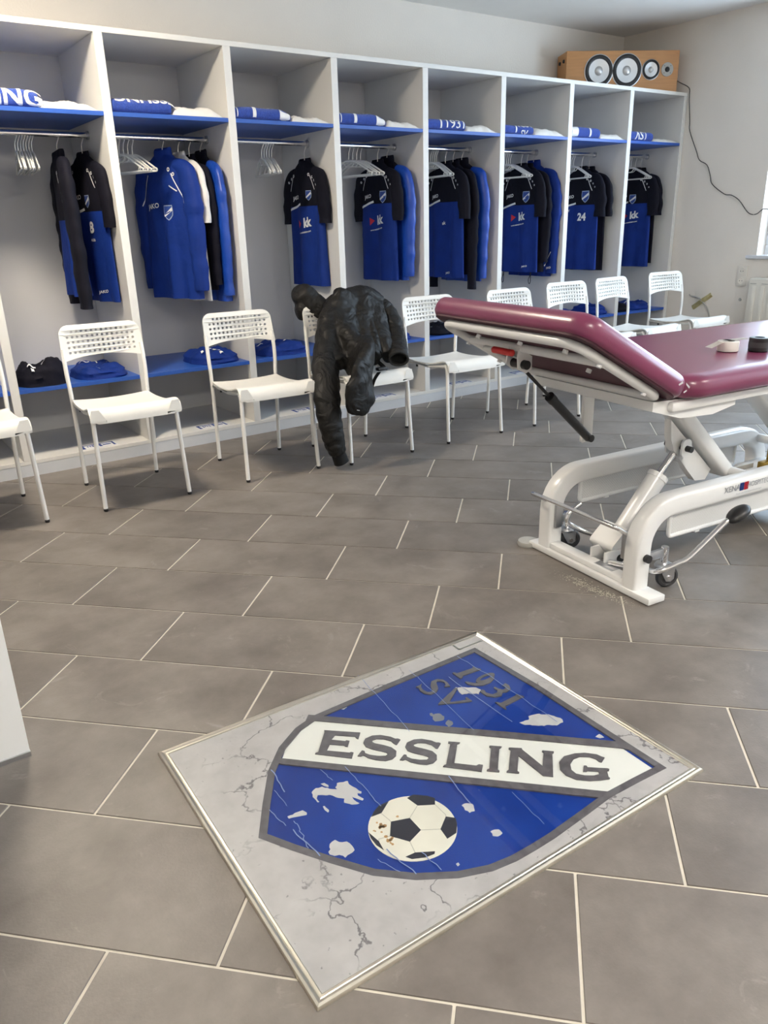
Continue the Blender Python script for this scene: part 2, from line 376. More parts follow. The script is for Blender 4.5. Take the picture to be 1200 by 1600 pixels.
# ================================================================== the room
RX0, RX1, RY0, RY1, RH = -2.0, 5.905, -2.4, 4.80, 2.56
floor = obj('floor', Box(RX0 - .1, RX1 + .26, RY0 - .1, RY1 + .1, -.12, -.0025), M['grout'], kind='structure', smooth=0)
obj('ceiling', Box(RX0 - .1, RX1 + .26, RY0 - .1, RY1 + .1, RH, RH + .12), M['ceil'], kind='structure', smooth=0)
obj('wall_back', Box(RX0 - .1, RX1 + .26, RY1, RY1 + .1, -.0025, RH), M['wall'], kind='structure', smooth=0)
obj('wall_front', Box(RX0 - .1, RX1 + .26, RY0 - .1, RY0, -.0025, RH), M['wall'], kind='structure', smooth=0)
obj('wall_left', Box(RX0 - .1, RX0, RY0, RY1, -.0025, RH), M['wall'], kind='structure', smooth=0)
bm = bmesh.new(); ys = [RY0]
for a, b in sorted(WINS): ys += [a, b]
ys.append(RY1)
for i in range(0, len(ys), 2): box(bm, RX1, RX1 + .25, ys[i], ys[i + 1], -.0025, RH)
for a, b in WINS:
    box(bm, RX1, RX1 + .25, a, b, -.0025, WZ0 - .025); box(bm, RX1, RX1 + .25, a, b, WZ1, RH)
obj('wall_right', bm, M['wall'], kind='structure', smooth=0)
for i, (a, b) in enumerate(WINS):
    w = obj('window_%d' % (i + 1), Box(RX1 + .10, RX1 + .165, a, b, WZ0, WZ0 + .07, .006), M['frame'], kind='structure')
    for q in ((a, a + .075, WZ0 + .07, WZ1), (b - .075, b, WZ0 + .07, WZ1)): obj('frame_post', Box(RX1 + .10, RX1 + .165, q[0], q[1], q[2], q[3], .006), M['frame'], w)
    obj('frame_rail', Box(RX1 + .10, RX1 + .165, a + .075, b - .075, WZ1 - .07, WZ1, .006), M['frame'], w)
    mid = (a + b) / 2
    obj('mullion', Box(RX1 + .105, RX1 + .16, mid - .05, mid + .05, WZ0 + .07, WZ1 - .07, .006), M['frame'], w)
    for c0, c1 in ((a + .075, mid - .05), (mid + .05, b - .075)): obj('pane', Box(RX1 + .128, RX1 + .136, c0, c1, WZ0 + .07, WZ1 - .07), M['glass'], w, smooth=0)
    obj('window_sill', Box(RX1 - .035, RX1 + .10, a - .07, b + .07, WZ0 - .025, WZ0, .005), M['sill'], w)
# the dividing wall at the left edge of the view, with its aluminium strip along the floor
obj('wall_divider', Box(RX0, .171, 1.747, 1.90, .012, RH), M['divider'], kind='structure', smooth=0)
obj('trim_1', Box(RX0, .172, 1.742, 1.905, .0, .012), M['steel'], kind='structure', smooth=0)

# floor tiles: 60 x 30 cm, laid diagonally in a third-step bond
TT = -.8029; TC, TS = math.cos(TT), math.sin(TT); TU, TV = -1.6801, 2.9752
def t2w(u, v): return (u * TC - v * TS, u * TS + v * TC)
def clip_poly(poly, ax, lim, sgn):
    out = []
    for i in range(len(poly)):
        p, q = poly[i], poly[(i + 1) % len(poly)]; dp, dq = sgn * (lim - p[ax]), sgn * (lim - q[ax])
        if dp >= 0: out.append(p)
        if dp * dq < 0:
            t = dp / (dp - dq); out.append((p[0] + (q[0] - p[0]) * t, p[1] + (q[1] - p[1]) * t))
    return out
def cam_xy(p):
    v = Vector(p) - CAM; z = v.dot(CF)
    if z < .1: return None
    return (600 + FPX * v.dot(CR) / z, 800 - FPX * v.dot(CU) / z)
G = .0027; tiles = []
for r in range(-14, 34):
    off = (-.2 * (r - 1)) % .6; v1 = TV - .3 * (r - 1); v0 = v1 - .3
    for n in range(-16, 18):
        u0 = TU + off + .6 * n
        poly = [t2w(u, v) for u, v in ((u0 + G, v0 + G), (u0 + .6 - G, v0 + G), (u0 + .6 - G, v1 - G), (u0 + G, v1 - G))]
        full = True
        for ax, lim, sg in ((0, RX1, 1), (0, RX0, -1), (1, RY1, 1), (1, RY0, -1)):
            q = clip_poly(poly, ax, lim, sg)
            if len(q) != 4 or any(abs(a[0] - b[0]) + abs(a[1] - b[1]) > 1e-9 for a, b in zip(q, poly)): full = False
            poly = q
            if len(poly) < 3: break
        if len(poly) < 3: continue
        pr = [cam_xy((x, y, 0)) for x, y in poly + [(sum(p[0] for p in poly) / len(poly), sum(p[1] for p in poly) / len(poly))]]
        vis = any(p and -60 < p[0] < 1260 and 560 < p[1] < 1660 for p in pr) and not all(y > 4.2 for x, y in poly)
        ctr = t2w(u0 + .3, v0 + .15)
        tiles.append((vis, math.hypot(*ctr), poly, full, ctr))
tiles.sort(key=lambda t: (not t[0], t[1]))
def tile_bm(poly):
    b_ = bmesh.new(); A = [b_.verts.new((x, y, 0)) for x, y in poly]; f = b_.faces.new(A); 
    if f.normal.z < 0: f.normal_flip()
    c = Vector((sum(p[0] for p in poly) / len(poly), sum(p[1] for p in poly) / len(poly), 0))
    top = [b_.verts.new(v.co + (c - v.co).normalized() * .0015) for v in A]
    for v in A: v.co.z = -.0025
    b_.faces.remove(f); n = len(A)
    for k in range(n): b_.faces.new((A[k], A[(k + 1) % n], top[(k + 1) % n], top[k]))
    b_.faces.new(top); return b_
rest = bmesh.new(); tme = None; cnt = 0
for vis, dist, poly, full, ctr in tiles:
    if vis and cnt < 290:
        cnt += 1
        if full:
            if tme is None:
                tb = tile_bm([(-.3 + G, -.15 + G), (.3 - G, -.15 + G), (.3 - G, .15 - G), (-.3 + G, .15 - G)]); finish(tb); tme = bpy.data.meshes.new('tile'); tb.to_mesh(tme); tb.free(); tme.materials.append(M['tile'])
            o = bpy.data.objects.new('tile', tme); COL.objects.link(o); o.parent = floor; o.location = (ctr[0], ctr[1], 0); o.rotation_euler = (0, 0, TT)
        else: obj('tile', tile_bm(poly), M['tile'], floor, smooth=0)
    else:
        tb = tile_bm(poly); me = bpy.data.meshes.new('x'); tb.to_mesh(me); tb.free(); rest.from_mesh(me); bpy.data.meshes.remove(me)
obj('tile_field', rest, M['tile'], floor, smooth=0, kind='stuff')
print('tiles', cnt, len(tiles))

# ceiling lamps (above and behind the view)
for lx, ly, hx_, lab in ((.62, 3.36, .22, 'square ceiling lamp over the leftmost chairs'), (.6, -.9, .40, 'square ceiling lamp behind the photographer on the left'), (3.2, -.9, .40, 'square ceiling lamp behind the photographer on the right')):
    t = thing('ceiling_lamp', lab, 'lamp', (lx, ly, RH - .06), 0, 'square ceiling lamps')
    bm = bmesh.new(); box(bm, -hx_ - .02, hx_ + .02, -hx_ * .6 - .02, hx_ * .6 + .02, .012, .06, .004); obj('housing', bm, M['lampbody'], t)
    obj('diffuser', Box(-hx_, hx_, -hx_ * .6, hx_ * .6, 0, .0125, .003), M['lamp'] if ly > 0 else M['lamp_wide'], t)

# ================================================================== the open lockers
D0, LX, LW, PT = 4.141, 1.3371, .6493, .0421
HT, HB, ZTOP = 2.0414, .0812, 2.066
LB = 4.77
def px_(k): return LX + (k - 1) * LW
def bay(b): return px_(b) + PT / 2, px_(b + 1) - PT / 2
lk = thing('locker_row', 'row of white open changing-room lockers with blue shelves along the back wall', 'lockers', (px_(0), D0, 0))
LK = dict(parent=lk, world=True)
K0, K1 = -2, 8
XL, XR = px_(K0) - PT / 2, px_(K1) + PT / 2 - .001
obj('top_panel', Box(XL, XR, D0, LB + .018, HT, ZTOP, .0012, 1), M['lam'], **LK)
obj('base_board', Box(XL, XR, D0, LB + .018, HB - .02, HB, .0012, 1), M['lam'], **LK)
obj('plinth', Box(XL, XR, D0 + .001, D0 + .02, .0, HB - .0205), M['plinth'], smooth=0, **LK)
for k in range(K0, K1 + 1): obj('partition', Box(px_(k) - PT / 2, min(px_(k) + PT / 2, XR), D0, LB, HB, HT, .0012, 1), M['lam'], **LK)
ZS0, ZS1 = 1.6895, 1.7095          # upper shelf
for b_ in range(K0, K1):
    a, c = bay(b_)
    obj('back_panel', Box(a, c, LB, LB + .018, HB, HT), M['lam_back'], smooth=0, **LK)
    obj('upper_shelf', Box(a, c, D0 + .001, LB, ZS0, ZS1, .001, 1), M['blue_shelf'], **LK)
    obj('seat_shelf', Box(a, c, D0 + .001, LB, .421, .441, .001, 1), M['blue_shelf'], **LK)
    rail = obj('clothes_rail', Tube([(a, 4.44, 1.632), (c, 4.44, 1.632)], (.008, .013), seg=16, up=(0, 1, 0)), M['chrome'], **LK)
    for s_, q in ((1, a), (-1, c)): obj('rail_socket', Lathe([(.0, 0), (.021, 0), (.021, .009 * s_), (.0, .009 * s_)], (q, 4.44, 1.632), 'x', 20), M['steel'], rail, world=True)
# printed stickers near the front edge of each base board
for b_, x0, x1 in ((0, .965, 1.155), (1, 1.628, 1.815), (2, 2.262, 2.47), (3, 2.86, 3.05), (4, 3.54, 3.73), (5, 4.15, 4.34), (6, 4.8, 4.99)):
    y0, y1 = D0 + .025, D0 + .115
    st = obj('sticker', Box(x0, x1, y0, y1, HB, HB + .0008), M['print_white'], smooth=0, **LK)
    bm = bmesh.new(); fx = lambda u: x0 + (x1 - x0) * u; fy = lambda v: y0 + (y1 - y0) * v
    rr = random.Random(b_)
    box(bm, fx(.04), fx(.96), fy(.82), fy(.95), HB + .0006, HB + .0012); box(bm, fx(.04), fx(.12), fy(.1), fy(.9), HB + .0006, HB + .0012); box(bm, fx(.9), fx(.96), fy(.1), fy(.9), HB + .0006, HB + .0012)
    for i in range(4): u = .2 + .07 * i; box(bm, fx(u), fx(u + .04), fy(.3 + .2 * rr.random()), fy(.7), HB + .0006, HB + .0012)
    box(bm, fx(.52), fx(.6), fy(.2), fy(.85), HB + .0006, HB + .0012); box(bm, fx(.63), fx(.86), fy(.4), fy(.6), HB + .0006, HB + .0012)
    obj('sticker_print', bm, M['print_blue'], st, smooth=0, world=True)
# filler strip between the last locker and the right wall is the end panel itself; thin edge strip on its face
obj('edge_strip', Box(XR - .030, XR - .022, D0 - .004, D0, HB, HT), M['lam'], smooth=0, **LK)

# ================================================================== chairs
def make_chair():
    t = thing('chair', '', 'chair')
    # seat: a bent sheet with a waterfall front edge
    prof = smooth_path([(0, .196, .424), (0, .15, .418), (0, .06, .416), (0, -.06, .424), (0, -.14, .442), (0, -.185, .449), (0, -.212, .440), (0, -.226, .420), (0, -.230, .393)], 4)
    bm = bmesh.new(); NX = 13; rows = []
    for i, p in enumerate(prof):
        f = i / (len(prof) - 1); hw = .178 + .022 * min(1, f * 1.3); row = []
        for k in range(NX):
            u = -1 + 2 * k / (NX - 1); dish = -.009 * (1 - u * u) * max(0, 1 - f * 1.15)
            inset = .018 * max(0, abs(u) - .86) / .14 * (1 if f > .97 else 0)
            row.append(bm.verts.new((u * hw, p.y, p.z + dish + inset)))
        rows.append(row)
    for A, B in zip(rows, rows[1:]):
        for k in range(NX - 1): bm.faces.new((A[k], A[k + 1], B[k + 1], B[k]))
    bmesh.ops.recalc_face_normals(bm, faces=bm.faces)
    if sum(f.normal.z for f in bm.faces) > 0: bmesh.ops.reverse_faces(bm, faces=bm.faces)
    bmesh.ops.solidify(bm, geom=bm.faces, thickness=.006)
    seat = obj('seat', bm, M['white_plastic'], t, smooth=50)
    # rows of faint drain slots pressed in the seat
    bm = bmesh.new()
    for i in range(5):
        y = .11 - .035 * i; 
        for k in range(9):
            x = -.10 + .025 * k; z = (.4165 + (0 if y > .06 else (.06 - y) * .03)) - .009 * (1 - (x / .185) ** 2) * max(0, 1 - 1.15 * (.196 - y) / .45) + .0012
            bmesh.ops.create_circle(bm, cap_ends=True, segments=8, radius=.0045, matrix=Matrix.Translation((x, y, z + .0005)))
    obj('slot', bm, M['pad_grey'], seat, kind='stuff', smooth=0)
    # backrest with 5 rows of round holes
    W2, z0, z1, R = .192, .603, .765, .045
    out = []
    for k in range(13): u = -1 + 2 * k / 12; out.append((u * W2, z0 + .022 * (1 - u * u) ** 1))
    for k in range(9): a = math.radians(-5 + 95 * k / 8); out.append((W2 - .006 - R + R * math.cos(a), z1 - R + R * math.sin(a)))
    for k in range(9): a = math.radians(90 + 95 * k / 8); out.append((-W2 + .006 + R + R * math.cos(a), z1 - R + R * math.sin(a)))
    holes = []
    for r in range(5):
        for c in range(14):
            if r == 4 and c in (0, 13): continue
            cx, cz = -.1495 + .023 * c, .642 + .0232 * r
            holes.append([(cx + .0062 * math.cos(-2 * PI * k / 10), cz + .0062 * math.sin(-2 * PI * k / 10)) for k in range(10)])
    bm = curve_plate([out] + holes, .0035)
    for v in bm.verts:
        x, z, d = v.co.x, v.co.y, v.co.z
        v.co = Vector((x, .213 + (z - z0) * .20 + .020 * (1 - (x / W2) ** 2) - .004 + d, z))
    obj('backrest', bm, M['white_plastic'], t, smooth=30)
    for s in (-1, 1):
        lg = obj('leg', Tube(smooth_path([(s * .1745, .222, .010), (s * .1785, .207, .41), (s * .183, .208, .55), (s * .181, .224, .66)], 5), .0098, seg=12), M['white_metal'], t)
        obj('foot_cap', Lathe([(0, 0), (.0085, 0), (.0102, .003), (.0102, .013), (0, .013)], (s * .1745, .222, 0), 'z', 14), M['black_plastic'], lg)
        lg = obj('leg', Tube(smooth_path([(s * .193, -.222, .010), (s * .187, -.205, .25), (s * .183, -.196, .40), (s * .178, -.17, .428)], 5), .0098, seg=12), M['white_metal'], t)
        obj('foot_cap', Lathe([(0, 0), (.0085, 0), (.0102, .003), (.0102, .013), (0, .013)], (s * .193, -.222, 0), 'z', 14), M['black_plastic'], lg)
        obj('side_rail', Tube([(s * .172, -.17, .422), (s * .172, .0, .404), (s * .174, .20, .406)], .008, seg=10), M['white_metal'], t)
        obj('rail_plug', Lathe([(0, -.006), (.006, -.006), (.006, .006), (0, .006)], (s * .165, .12, .392), 'z', 10), M['black_plastic'], t)
    return t
ch0 = make_chair()
CH = [(.405, 3.61, -.03, 'white metal chair cut off by the left edge of the photo'),
      (1.037, 3.570, -.045, 'white metal chair in front of the black and the blue clothes piles'),
      (1.722, 3.531, -.065, 'white metal chair just left of the one under the black jacket'),
      (2.261, 3.450, -.032, 'white metal chair with the black jacket thrown over its back'),
      (2.908, 3.435, -.05, 'white metal chair just right of the jacket, partly behind the raised couch headrest'),
      (3.546, 3.408, -.015, 'white metal chair behind the couch headrest, only its back top and leg ends showing'),
      (4.175, 3.51, -.06, 'white metal chair behind the couch, third from the right wall'),
      (4.70, 3.533, .05, 'white metal chair behind the couch, second from the right wall'),
      (5.366, 3.585, -.09, 'white metal chair standing last in the row beside the right wall')]
for i, (x, y, rz, lab) in enumerate(CH):
    c = ch0 if i == 0 else copy_tree(ch0)
    c.location = (x, y, 0); c.rotation_euler = (0, 0, rz); c['label'] = lab; c['group'] = 'white chairs in front of the lockers'

# ================================================================== wall things at the right
t = thing('wall_socket', 'double white power socket on the right wall under the window sill corner', 'socket', (RX1, 3.495, .715))
obj('cover_plate', Box(-.011, 0, -.040, .040, -.074, .074, .003), M['socket'], t)
for z in (.036, -.036):
    s_ = obj('socket_insert', Lathe([(.027, -.0115), (.027, -.0135), (.021, -.0135), (.019, -.0112), (0, -.0112)], (0, 0, z), 'x', 24, False), M['socket'], t)
    for y in (-.0095, .0095): obj('pin_hole', Lathe([(0, -.0122), (.0032, -.0122), (.0032, -.011), (0, -.011)], (0, y, z), 'x', 8), M['black_plastic'], s_)
t = thing('radiator', 'white ribbed panel radiator under the window at the right edge', 'radiator', (RX1 - .06, 2.2, .12))
def rad():
    obj('panel', Box(-.045, -.030, -1.06, 1.17, .0, .585, .006), M['radiator'], t)
    obj('back_plate', Box(.0, .02, -1.04, 1.15, .02, .56, .004), M['radiator'], t)
    obj('top_grille', Box(-.03, .04, -1.06, 1.17, .575, .59, .004), M['radiator'], t)
    for i in range(32):
        y = 1.13 - i * .068; obj('rib', Box(-.052, -.044, y - .022, y + .012, .045, .535, .004), M['radiator'], t)
    for i in range(24): y = 1.14 - i * .09; obj('vent_slot', Box(-.0462, -.0448, y - .03, y + .018, .548, .553), M['pad_grey'], t, smooth=0)
    for y in (-.9, 1.0): obj('wall_bracket', Box(.0199, .0599, y - .02, y + .02, .1, .5), M['radiator'], t, smooth=0)
rad()
tag(obj('wall_plug', Lathe([(0, -.004), (.011, -.004), (.013, 0), (0, 0)], (RX1, 3.487, .537), 'x', 14), M['pad_grey']), 'small grey screw plug in the right wall below the socket', 'plug')
tag(obj('loose_cable', Tube(smooth_path([(RX1 - .012, 3.93, .556), (RX1 - .010, 3.912, .543), (RX1 - .008, 3.844, .528), (RX1 - .007, 3.772, .471), (RX1 - .007, 3.734, .40), (RX1 - .007, 3.72, .30), (RX1 - .007, 3.715, .18)], 5), .006, seg=8), M['pad_grey']), 'short grey cable end taped to the right wall behind the last chair', 'cable')
bm = bmesh.new()
A = [Vector((RX1 - .0135, 3.885 + .01, .448)), Vector((RX1 - .0135, 3.735, .562))]; dv = (A[1] - A[0]).normalized(); nv = Vector((0, -dv.z, dv.y)) * .019
N_ = 10; rows = []
for i in range(N_ + 1):
    p = A[0].lerp(A[1], i / N_); rg = .003 * noise.noise(Vector((i * 3.1, 0, 0)))
    lift = .0 if 3 < i < 8 else .0075
    rows.append([bm.verts.new(p + nv * (1 + rg * 20) + Vector((lift + .004, 0, 0))), bm.verts.new(p + Vector((lift * .6, 0, 0))), bm.verts.new(p - nv * (1 - rg * 20) + Vector((lift + .004, 0, 0)))])
for a_, b2 in zip(rows, rows[1:]):
    for k in range(2): bm.faces.new((a_[k], a_[k + 1], b2[k + 1], b2[k]))
bmesh.ops.solidify(bm, geom=bm.faces, thickness=.0006)
tag(obj('tape_strip', bm, M['tape']), 'crumpled strip of yellow tape holding the cable end to the right wall', 'tape')

# ------------------------------------------------------------------ speaker on top of the lockers
SL = .885
sp = thing('floor_speaker', 'beech tower loudspeaker lying on its side on top of the lockers in the corner', 'speaker', (5.005, 4.595, ZTOP), math.radians(-29.7))
SH, SDp = .285, .222
obj('cabinet', Box(0, SL, .02, SDp, 0, SH, .002, 1), M['wood'], sp)
obj('front_baffle', Box(0.0, SL, .0, .0195, .0005, SH, .0025, 1), M['wood'], sp)
def driver(x, z, r, nm):
    d_ = obj(nm, Lathe([(r * .97, -.001), (r, -.006), (r * .97, -.010), (r * .88, -.012), (r * .78, -.009), (r * .73, -.006), (r * .64, -.0012)], (x, 0, z), 'y', 32, False), M['black_plastic'], sp)
    obj('trim_ring', Lathe([(r * .96, 0), (r * 1.05, 0), (r * 1.05, -.004), (r * .98, -.006), (r * .96, -.006)], (x, 0, z), 'y', 32, False), M['steel'], d_)
    obj('cone', Lathe([(r * .74, -.0075), (r * .5, -.0045), (r * .30, -.0020), (r * .27, -.006), (r * .2, -.012), (r * .1, -.016), (0, -.017)], (x, 0, z), 'y', 32, False), M['cone'], d_)
for x, r in ((.255, .108), (.475, .112), (.665, .068)): driver(x, .15 if r > .1 else .155, r, 'woofer' if r > .1 else 'midrange')
tw = obj('tweeter', Lathe([(.048, 0), (.048, -.004), (.044, -.006), (.02, -.006), (0.018, -.004)], (.795, 0, .155), 'y', 28), M['pad_grey'], sp)
obj('dome', Lathe([(.0185, -.004), (.015, -.009), (.007, -.012), (0, -.0125)], (.795, 0, .155), 'y', 20), M['black_plastic'], tw)
for a in (45, 135, 225, 315): obj('screw', Lathe([(0, -.0075), (.003, -.0075), (.003, -.006), (0, -.006)], (.795 + .034 * math.cos(math.radians(a)), 0, .155 + .034 * math.sin(math.radians(a))), 'y', 8), M['black_plastic'], tw)
for x, z in ((.02, .265), (.865, .265), (.865, .02), (.46, .268)): obj('peg', Lathe([(0, -.003), (.005, -.003), (.005, 0), (0, 0)], (x, 0, z), 'y', 10), M['wood'], sp)
for y in (.055, .15): obj('spike_foot', Lathe([(0, -.012), (.010, -.012), (.013, -.004), (.013, 0), (0, 0)], (0, y, .225), 'x', 14), M['black_plastic'], sp)
cab = [(5.70, 4.19, 2.15), (5.78, 4.16, 2.125)] + [(RX1 - .012, y, z) for y, z in ((4.13, 2.10), (4.12, 2.05), (4.115, 2.001), (4.093, 1.859), (4.084, 1.79), (4.009, 1.646), (3.971, 1.574), (3.899, 1.533), (3.86, 1.452), (3.835, 1.391), (3.722, 1.316), (3.661, 1.305), (3.592, 1.266), (3.518, 1.186), (3.474, 1.162), (3.434, 1.166), (3.393, 1.196), (3.353, 1.195))] + [(RX1 + .05, 3.30, 1.18), (RX1 + .06, 3.2, 1.12)]
cab[0] = (5.80, 4.22, 2.17); cab[1] = (5.865, 4.19, 2.14)
tag(obj('speaker_cable', Tube(smooth_path(cab, 4), .0032, seg=8), M['cable']), 'thin dark cable running wavily from the loudspeaker down the right wall to the window', 'cable')

# ================================================================== hangers and clothes
RAILZ = 1.632 + .0075            # top of the clothes rail
def make_hanger(kind):
    """origin: point on the rail top; arms along local x; kind 'open' (with bottom bar and end loops) or 'shirt' (neck and arms only)"""
    t = thing('hanger', '', 'hanger')
    hk = [(0, .0165 * math.cos(math.radians(a)), -.0205 + .0195 * math.sin(math.radians(a)) + .006) for a in range(200, -60, -20)]
    dz = -.020 if kind == 'open' else -.034
    hk += [(0, .004, -.045), (0, 0, -.060), (0, 0, -.075 + dz)]
    obj('hook', Tube(smooth_path(hk, 2), .0024, seg=8, up=(1, 0, 0)), M['hook'], t)
    bm = bmesh.new(); W = .195
    if kind == 'shirt':
        sweep(bm, smooth_path([(-.15, 0, -.210), (-.10, 0, -.166), (-.05, 0, -.130), (0, 0, -.110), (.05, 0, -.130), (.10, 0, -.166), (.15, 0, -.210)], 4), (.0042, .0055), seg=8)
    else: sweep(bm, smooth_path([(-W, 0, -.150), (-.12, 0, -.112), (-.05, 0, -.082), (0, 0, -.076), (.05, 0, -.082), (.12, 0, -.112), (W, 0, -.150)], 4), (.0042, .0055), seg=8)
    if kind == 'open':
        sweep(bm, [(-W, 0, -.163), (-.1, 0, -.1635), (.1, 0, -.1635), (W, 0, -.163)], (.0035, .0045), seg=8)
        for s in (-1, 1): sweep(bm, [(s * (W + .012 * math.sin(a)) , 0, -.1565 + .0075 * math.cos(a)) for a in [i * PI / 6 for i in range(7)]], (.0042, .0045), seg=8)
        for s in (-1, 1): sweep(bm, [(s * (.172 + .008 * math.cos(a)), 0, -.154 + .007 * math.sin(a)) for a in [i * PI / 5 for i in range(10)]], .0022, seg=6, closed=True)
        sweep(bm, smooth_path([(-.052, 0, -.083), (-.035, 0, -.104), (.0, 0, -.110), (.035, 0, -.104), (.052, 0, -.083)], 3), .003, seg=6)
    if kind == 'open':
        for v in bm.verts: v.co.z += dz
    obj('shoulder_bar', bm, M['hanger'], t)
    return t
h_open = make_hanger('open'); h_shirt = make_hanger('shirt'); used = set()
def put_hanger(proto, x, yaw, label, group=None):
    h = proto if proto.name not in used else copy_tree(proto); used.add(proto.name)
    h.location = (x, 4.44, RAILZ); h.rotation_euler = (0, 0, math.radians(yaw - 90)); h['label'] = label
    if group: h['group'] = group
    elif 'group' in h: del h['group']
    return h
BAY = ['first', 'second', 'third', 'fourth', 'fifth', 'sixth', 'seventh', 'last']
for b_, x0, n, stp, yaw in ((0, .953, 7, .0128, -9), (1, 1.463, 4, .0235, 13), (2, 2.297, 5, .0165, -15), (3, 2.905, 4, .030, 9), (4, 3.560, 4, .0175, -7), (5, 4.243, 4, .0185, 5), (6, 4.946, 2, .024, -9), (7, 5.632, 2, .026, 0)):
    for i in range(n):
        put_hanger(h_open, x0 + stp * i, yaw + 1.2 * math.sin(i * 2.3), 'bare white hanger, %s from the left in the bundle of the %s locker bay' % (['first', 'second', 'third', 'fourth', 'fifth', 'sixth', 'seventh'][i], BAY[b_]), 'bare hangers bundled in the %s locker bay' % BAY[b_])

class Gar:
    """a garment on a hanger: local x = width (right end nearest the camera), -y = front, z down from the collar"""
    def __init__(s, name, label, cat, x, yaw, zt, zb, hw=.205, th=.030, sleeve=.35, group=None, seed=0, sl_r=.052, flare=.0):
        zt -= .018
        s.root = thing(name, label, cat, (x, 4.44, zt), math.radians(yaw - 90), group)
        s.H = zt - zb; s.th = th; s.hw = hw; s.seed = seed; s.sl = sleeve; k = hw / .205; s.k = k; s.flare = flare
        s.A = [(0, .062 * k), (.012, .082 * k), (.04, .122 * k), (.08, .160 * k), (.13, .178 * k), (.2, .180 * k), (.35, .186 * k), (s.H, .196 * k + flare)]
        s.B = [(0, th * .75), (.04, th * .95), (.12, th), (s.H * .6, th * .95), (s.H, th * 1.05)]
        s.slr = sl_r
        e = sleeve
        s.sp = [(.100 * k, .052), (.150 * k, .078), (.185 * k, .13), (.203 * k, .22), (.207 * k, .32)] + ([(.207 * k, e)] if e > .33 else []) 
        if e > .5: s.sp = s.sp[:-1] + [(.208 * k, .45), (.205 * k, .58), (.202 * k, e)]
        s.M_ = None
    def fold(s, x, t, side):
        a = .002 + .019 * min(1, max(0, (t - .10)) / .5)
        ph = s.seed * 1.7 + side * 2.1
        return a * s.th / .03 * (.65 * math.sin(34 * x + ph + 2.2 * t) + .35 * math.sin(61 * x - 3 * t + ph * 2)) + .004 * noise.noise(Vector((x * 14 + s.seed, t * 7, side * 3)))
    def front(s, x, t):
        a, b = interp(s.A, t), interp(s.B, t); u = min(1, abs(x) / a)
        y = -b * (1 - u ** 2.6) ** (1 / 2.6) + s.fold(x, t, 0) * (1 - u ** 4)
        # the sleeve may lie in front
        for (x0, t0), (x1, t1) in zip(s.sp, s.sp[1:]):
            if t0 <= t <= t1 and t1 > t0:
                f = (t - t0) / (t1 - t0); xc = x0 + (x1 - x0) * f; r = interp3(s.SR, t)
                w = abs(abs(x) - xc) / r[1]
                if w < 1: y = min(y, -.004 - r[0] * math.sqrt(1 - w * w))
        return y
    @property
    def SR(s): return [(.05, (s.th * .75, s.slr * .55)), (.10, (s.th * .9, s.slr)), (.25, (s.th * .95, s.slr)), (.45, (s.th * .95, s.slr * .82)), (.75, (s.th * .85, s.slr * .68))]
    def torso(s, name, mat, t0, t1, parent=None, n=44, grow=0.0, label=None, tf=None):
        bm = bmesh.new(); rows = []; R_ = max(3, int((t1 - t0) / .018)); 
        for i in range(R_ + 1):
            t = t0 + (t1 - t0) * i / R_; row = []
            for k in range(n):
                th = 2 * PI * k / n; c, q = math.cos(th), math.sin(th)
                tt = t
                if tf: tt = t + tf(c) * (i / R_ if t1 > .9 * s.H or True else 0)
                a, b = interp(s.A, tt) + grow, interp(s.B, tt) + grow
                xx = a * math.copysign(abs(c) ** (2 / 2.6), c); yy = b * math.copysign(abs(q) ** (2 / 2.6), q)
                side = 0 if q < 0 else 1; yy += s.fold(xx, tt, side) * (abs(q) ** .6) * (1 if side == 0 else 1)
                row.append(bm.verts.new((xx, yy, -tt)))
            rows.append(row)
        for A, B in zip(rows, rows[1:]):
            for k in range(n): bm.faces.new((A[k], A[(k + 1) % n], B[(k + 1) % n], B[k]))
        # turned-in hem so that the opening has an edge and a dark inside
        for ring, up in ((rows[-1], 1),) if t1 > s.H - .02 else ():
            inn = [bm.verts.new((v.co.x * .93, v.co.y * .80, v.co.z + .004)) for v in ring]; inn2 = [bm.verts.new((v.co.x * .90, v.co.y * .70, v.co.z + .05)) for v in ring]
            for k in range(n): bm.faces.new((ring[k], ring[(k + 1) % n], inn[(k + 1) % n], inn[k])); bm.faces.new((inn[k], inn[(k + 1) % n], inn2[(k + 1) % n], inn2[k]))
            bm.faces.new(inn2)
        return obj(name, bm, mat, parent or s.root, smooth=70, label=label)
    def sleeve(s, sx, mat, name='sleeve', label=None):
        pts = smooth_path([(sx * x, -.004 * (i > 1), -t) for i, (x, t) in enumerate(s.sp)], 5); rad = [interp3(s.SR, -p.z) for p in pts]
        bm = bmesh.new(); n = 18
        sweep(bm, pts, rad, seg=n, up=(0, 1, 0), cap=False, n=2.4)
        rings = [bm.verts[:][i * n:(i + 1) * n] for i in range(len(pts))]
        for i, ring in enumerate(rings):
            for v in ring:
                d = v.co - pts[i]; v.co += d * (.16 * noise.noise(Vector((v.co.x * 9 + s.seed * 3, v.co.y * 9 + sx, v.co.z * 16))) + .05 * math.sin(v.co.z * 60 + s.seed))
        last = rings[-1]; c = pts[-1]
        inn = [bm.verts.new(c + (v.co - c) * .82 + Vector((0, 0, .003))) for v in last]; inn2 = [bm.verts.new(c + (v.co - c) * .75 + Vector((0, 0, .035))) for v in last]
        for k in range(n): bm.faces.new((last[k], last[(k + 1) % n], inn[(k + 1) % n], inn[k])); bm.faces.new((inn[k], inn[(k + 1) % n], inn2[(k + 1) % n], inn2[k]))
        bm.faces.new(inn2); bm.faces.new(rings[0])
        return obj(name, bm, mat, s.root, smooth=70, label=label)
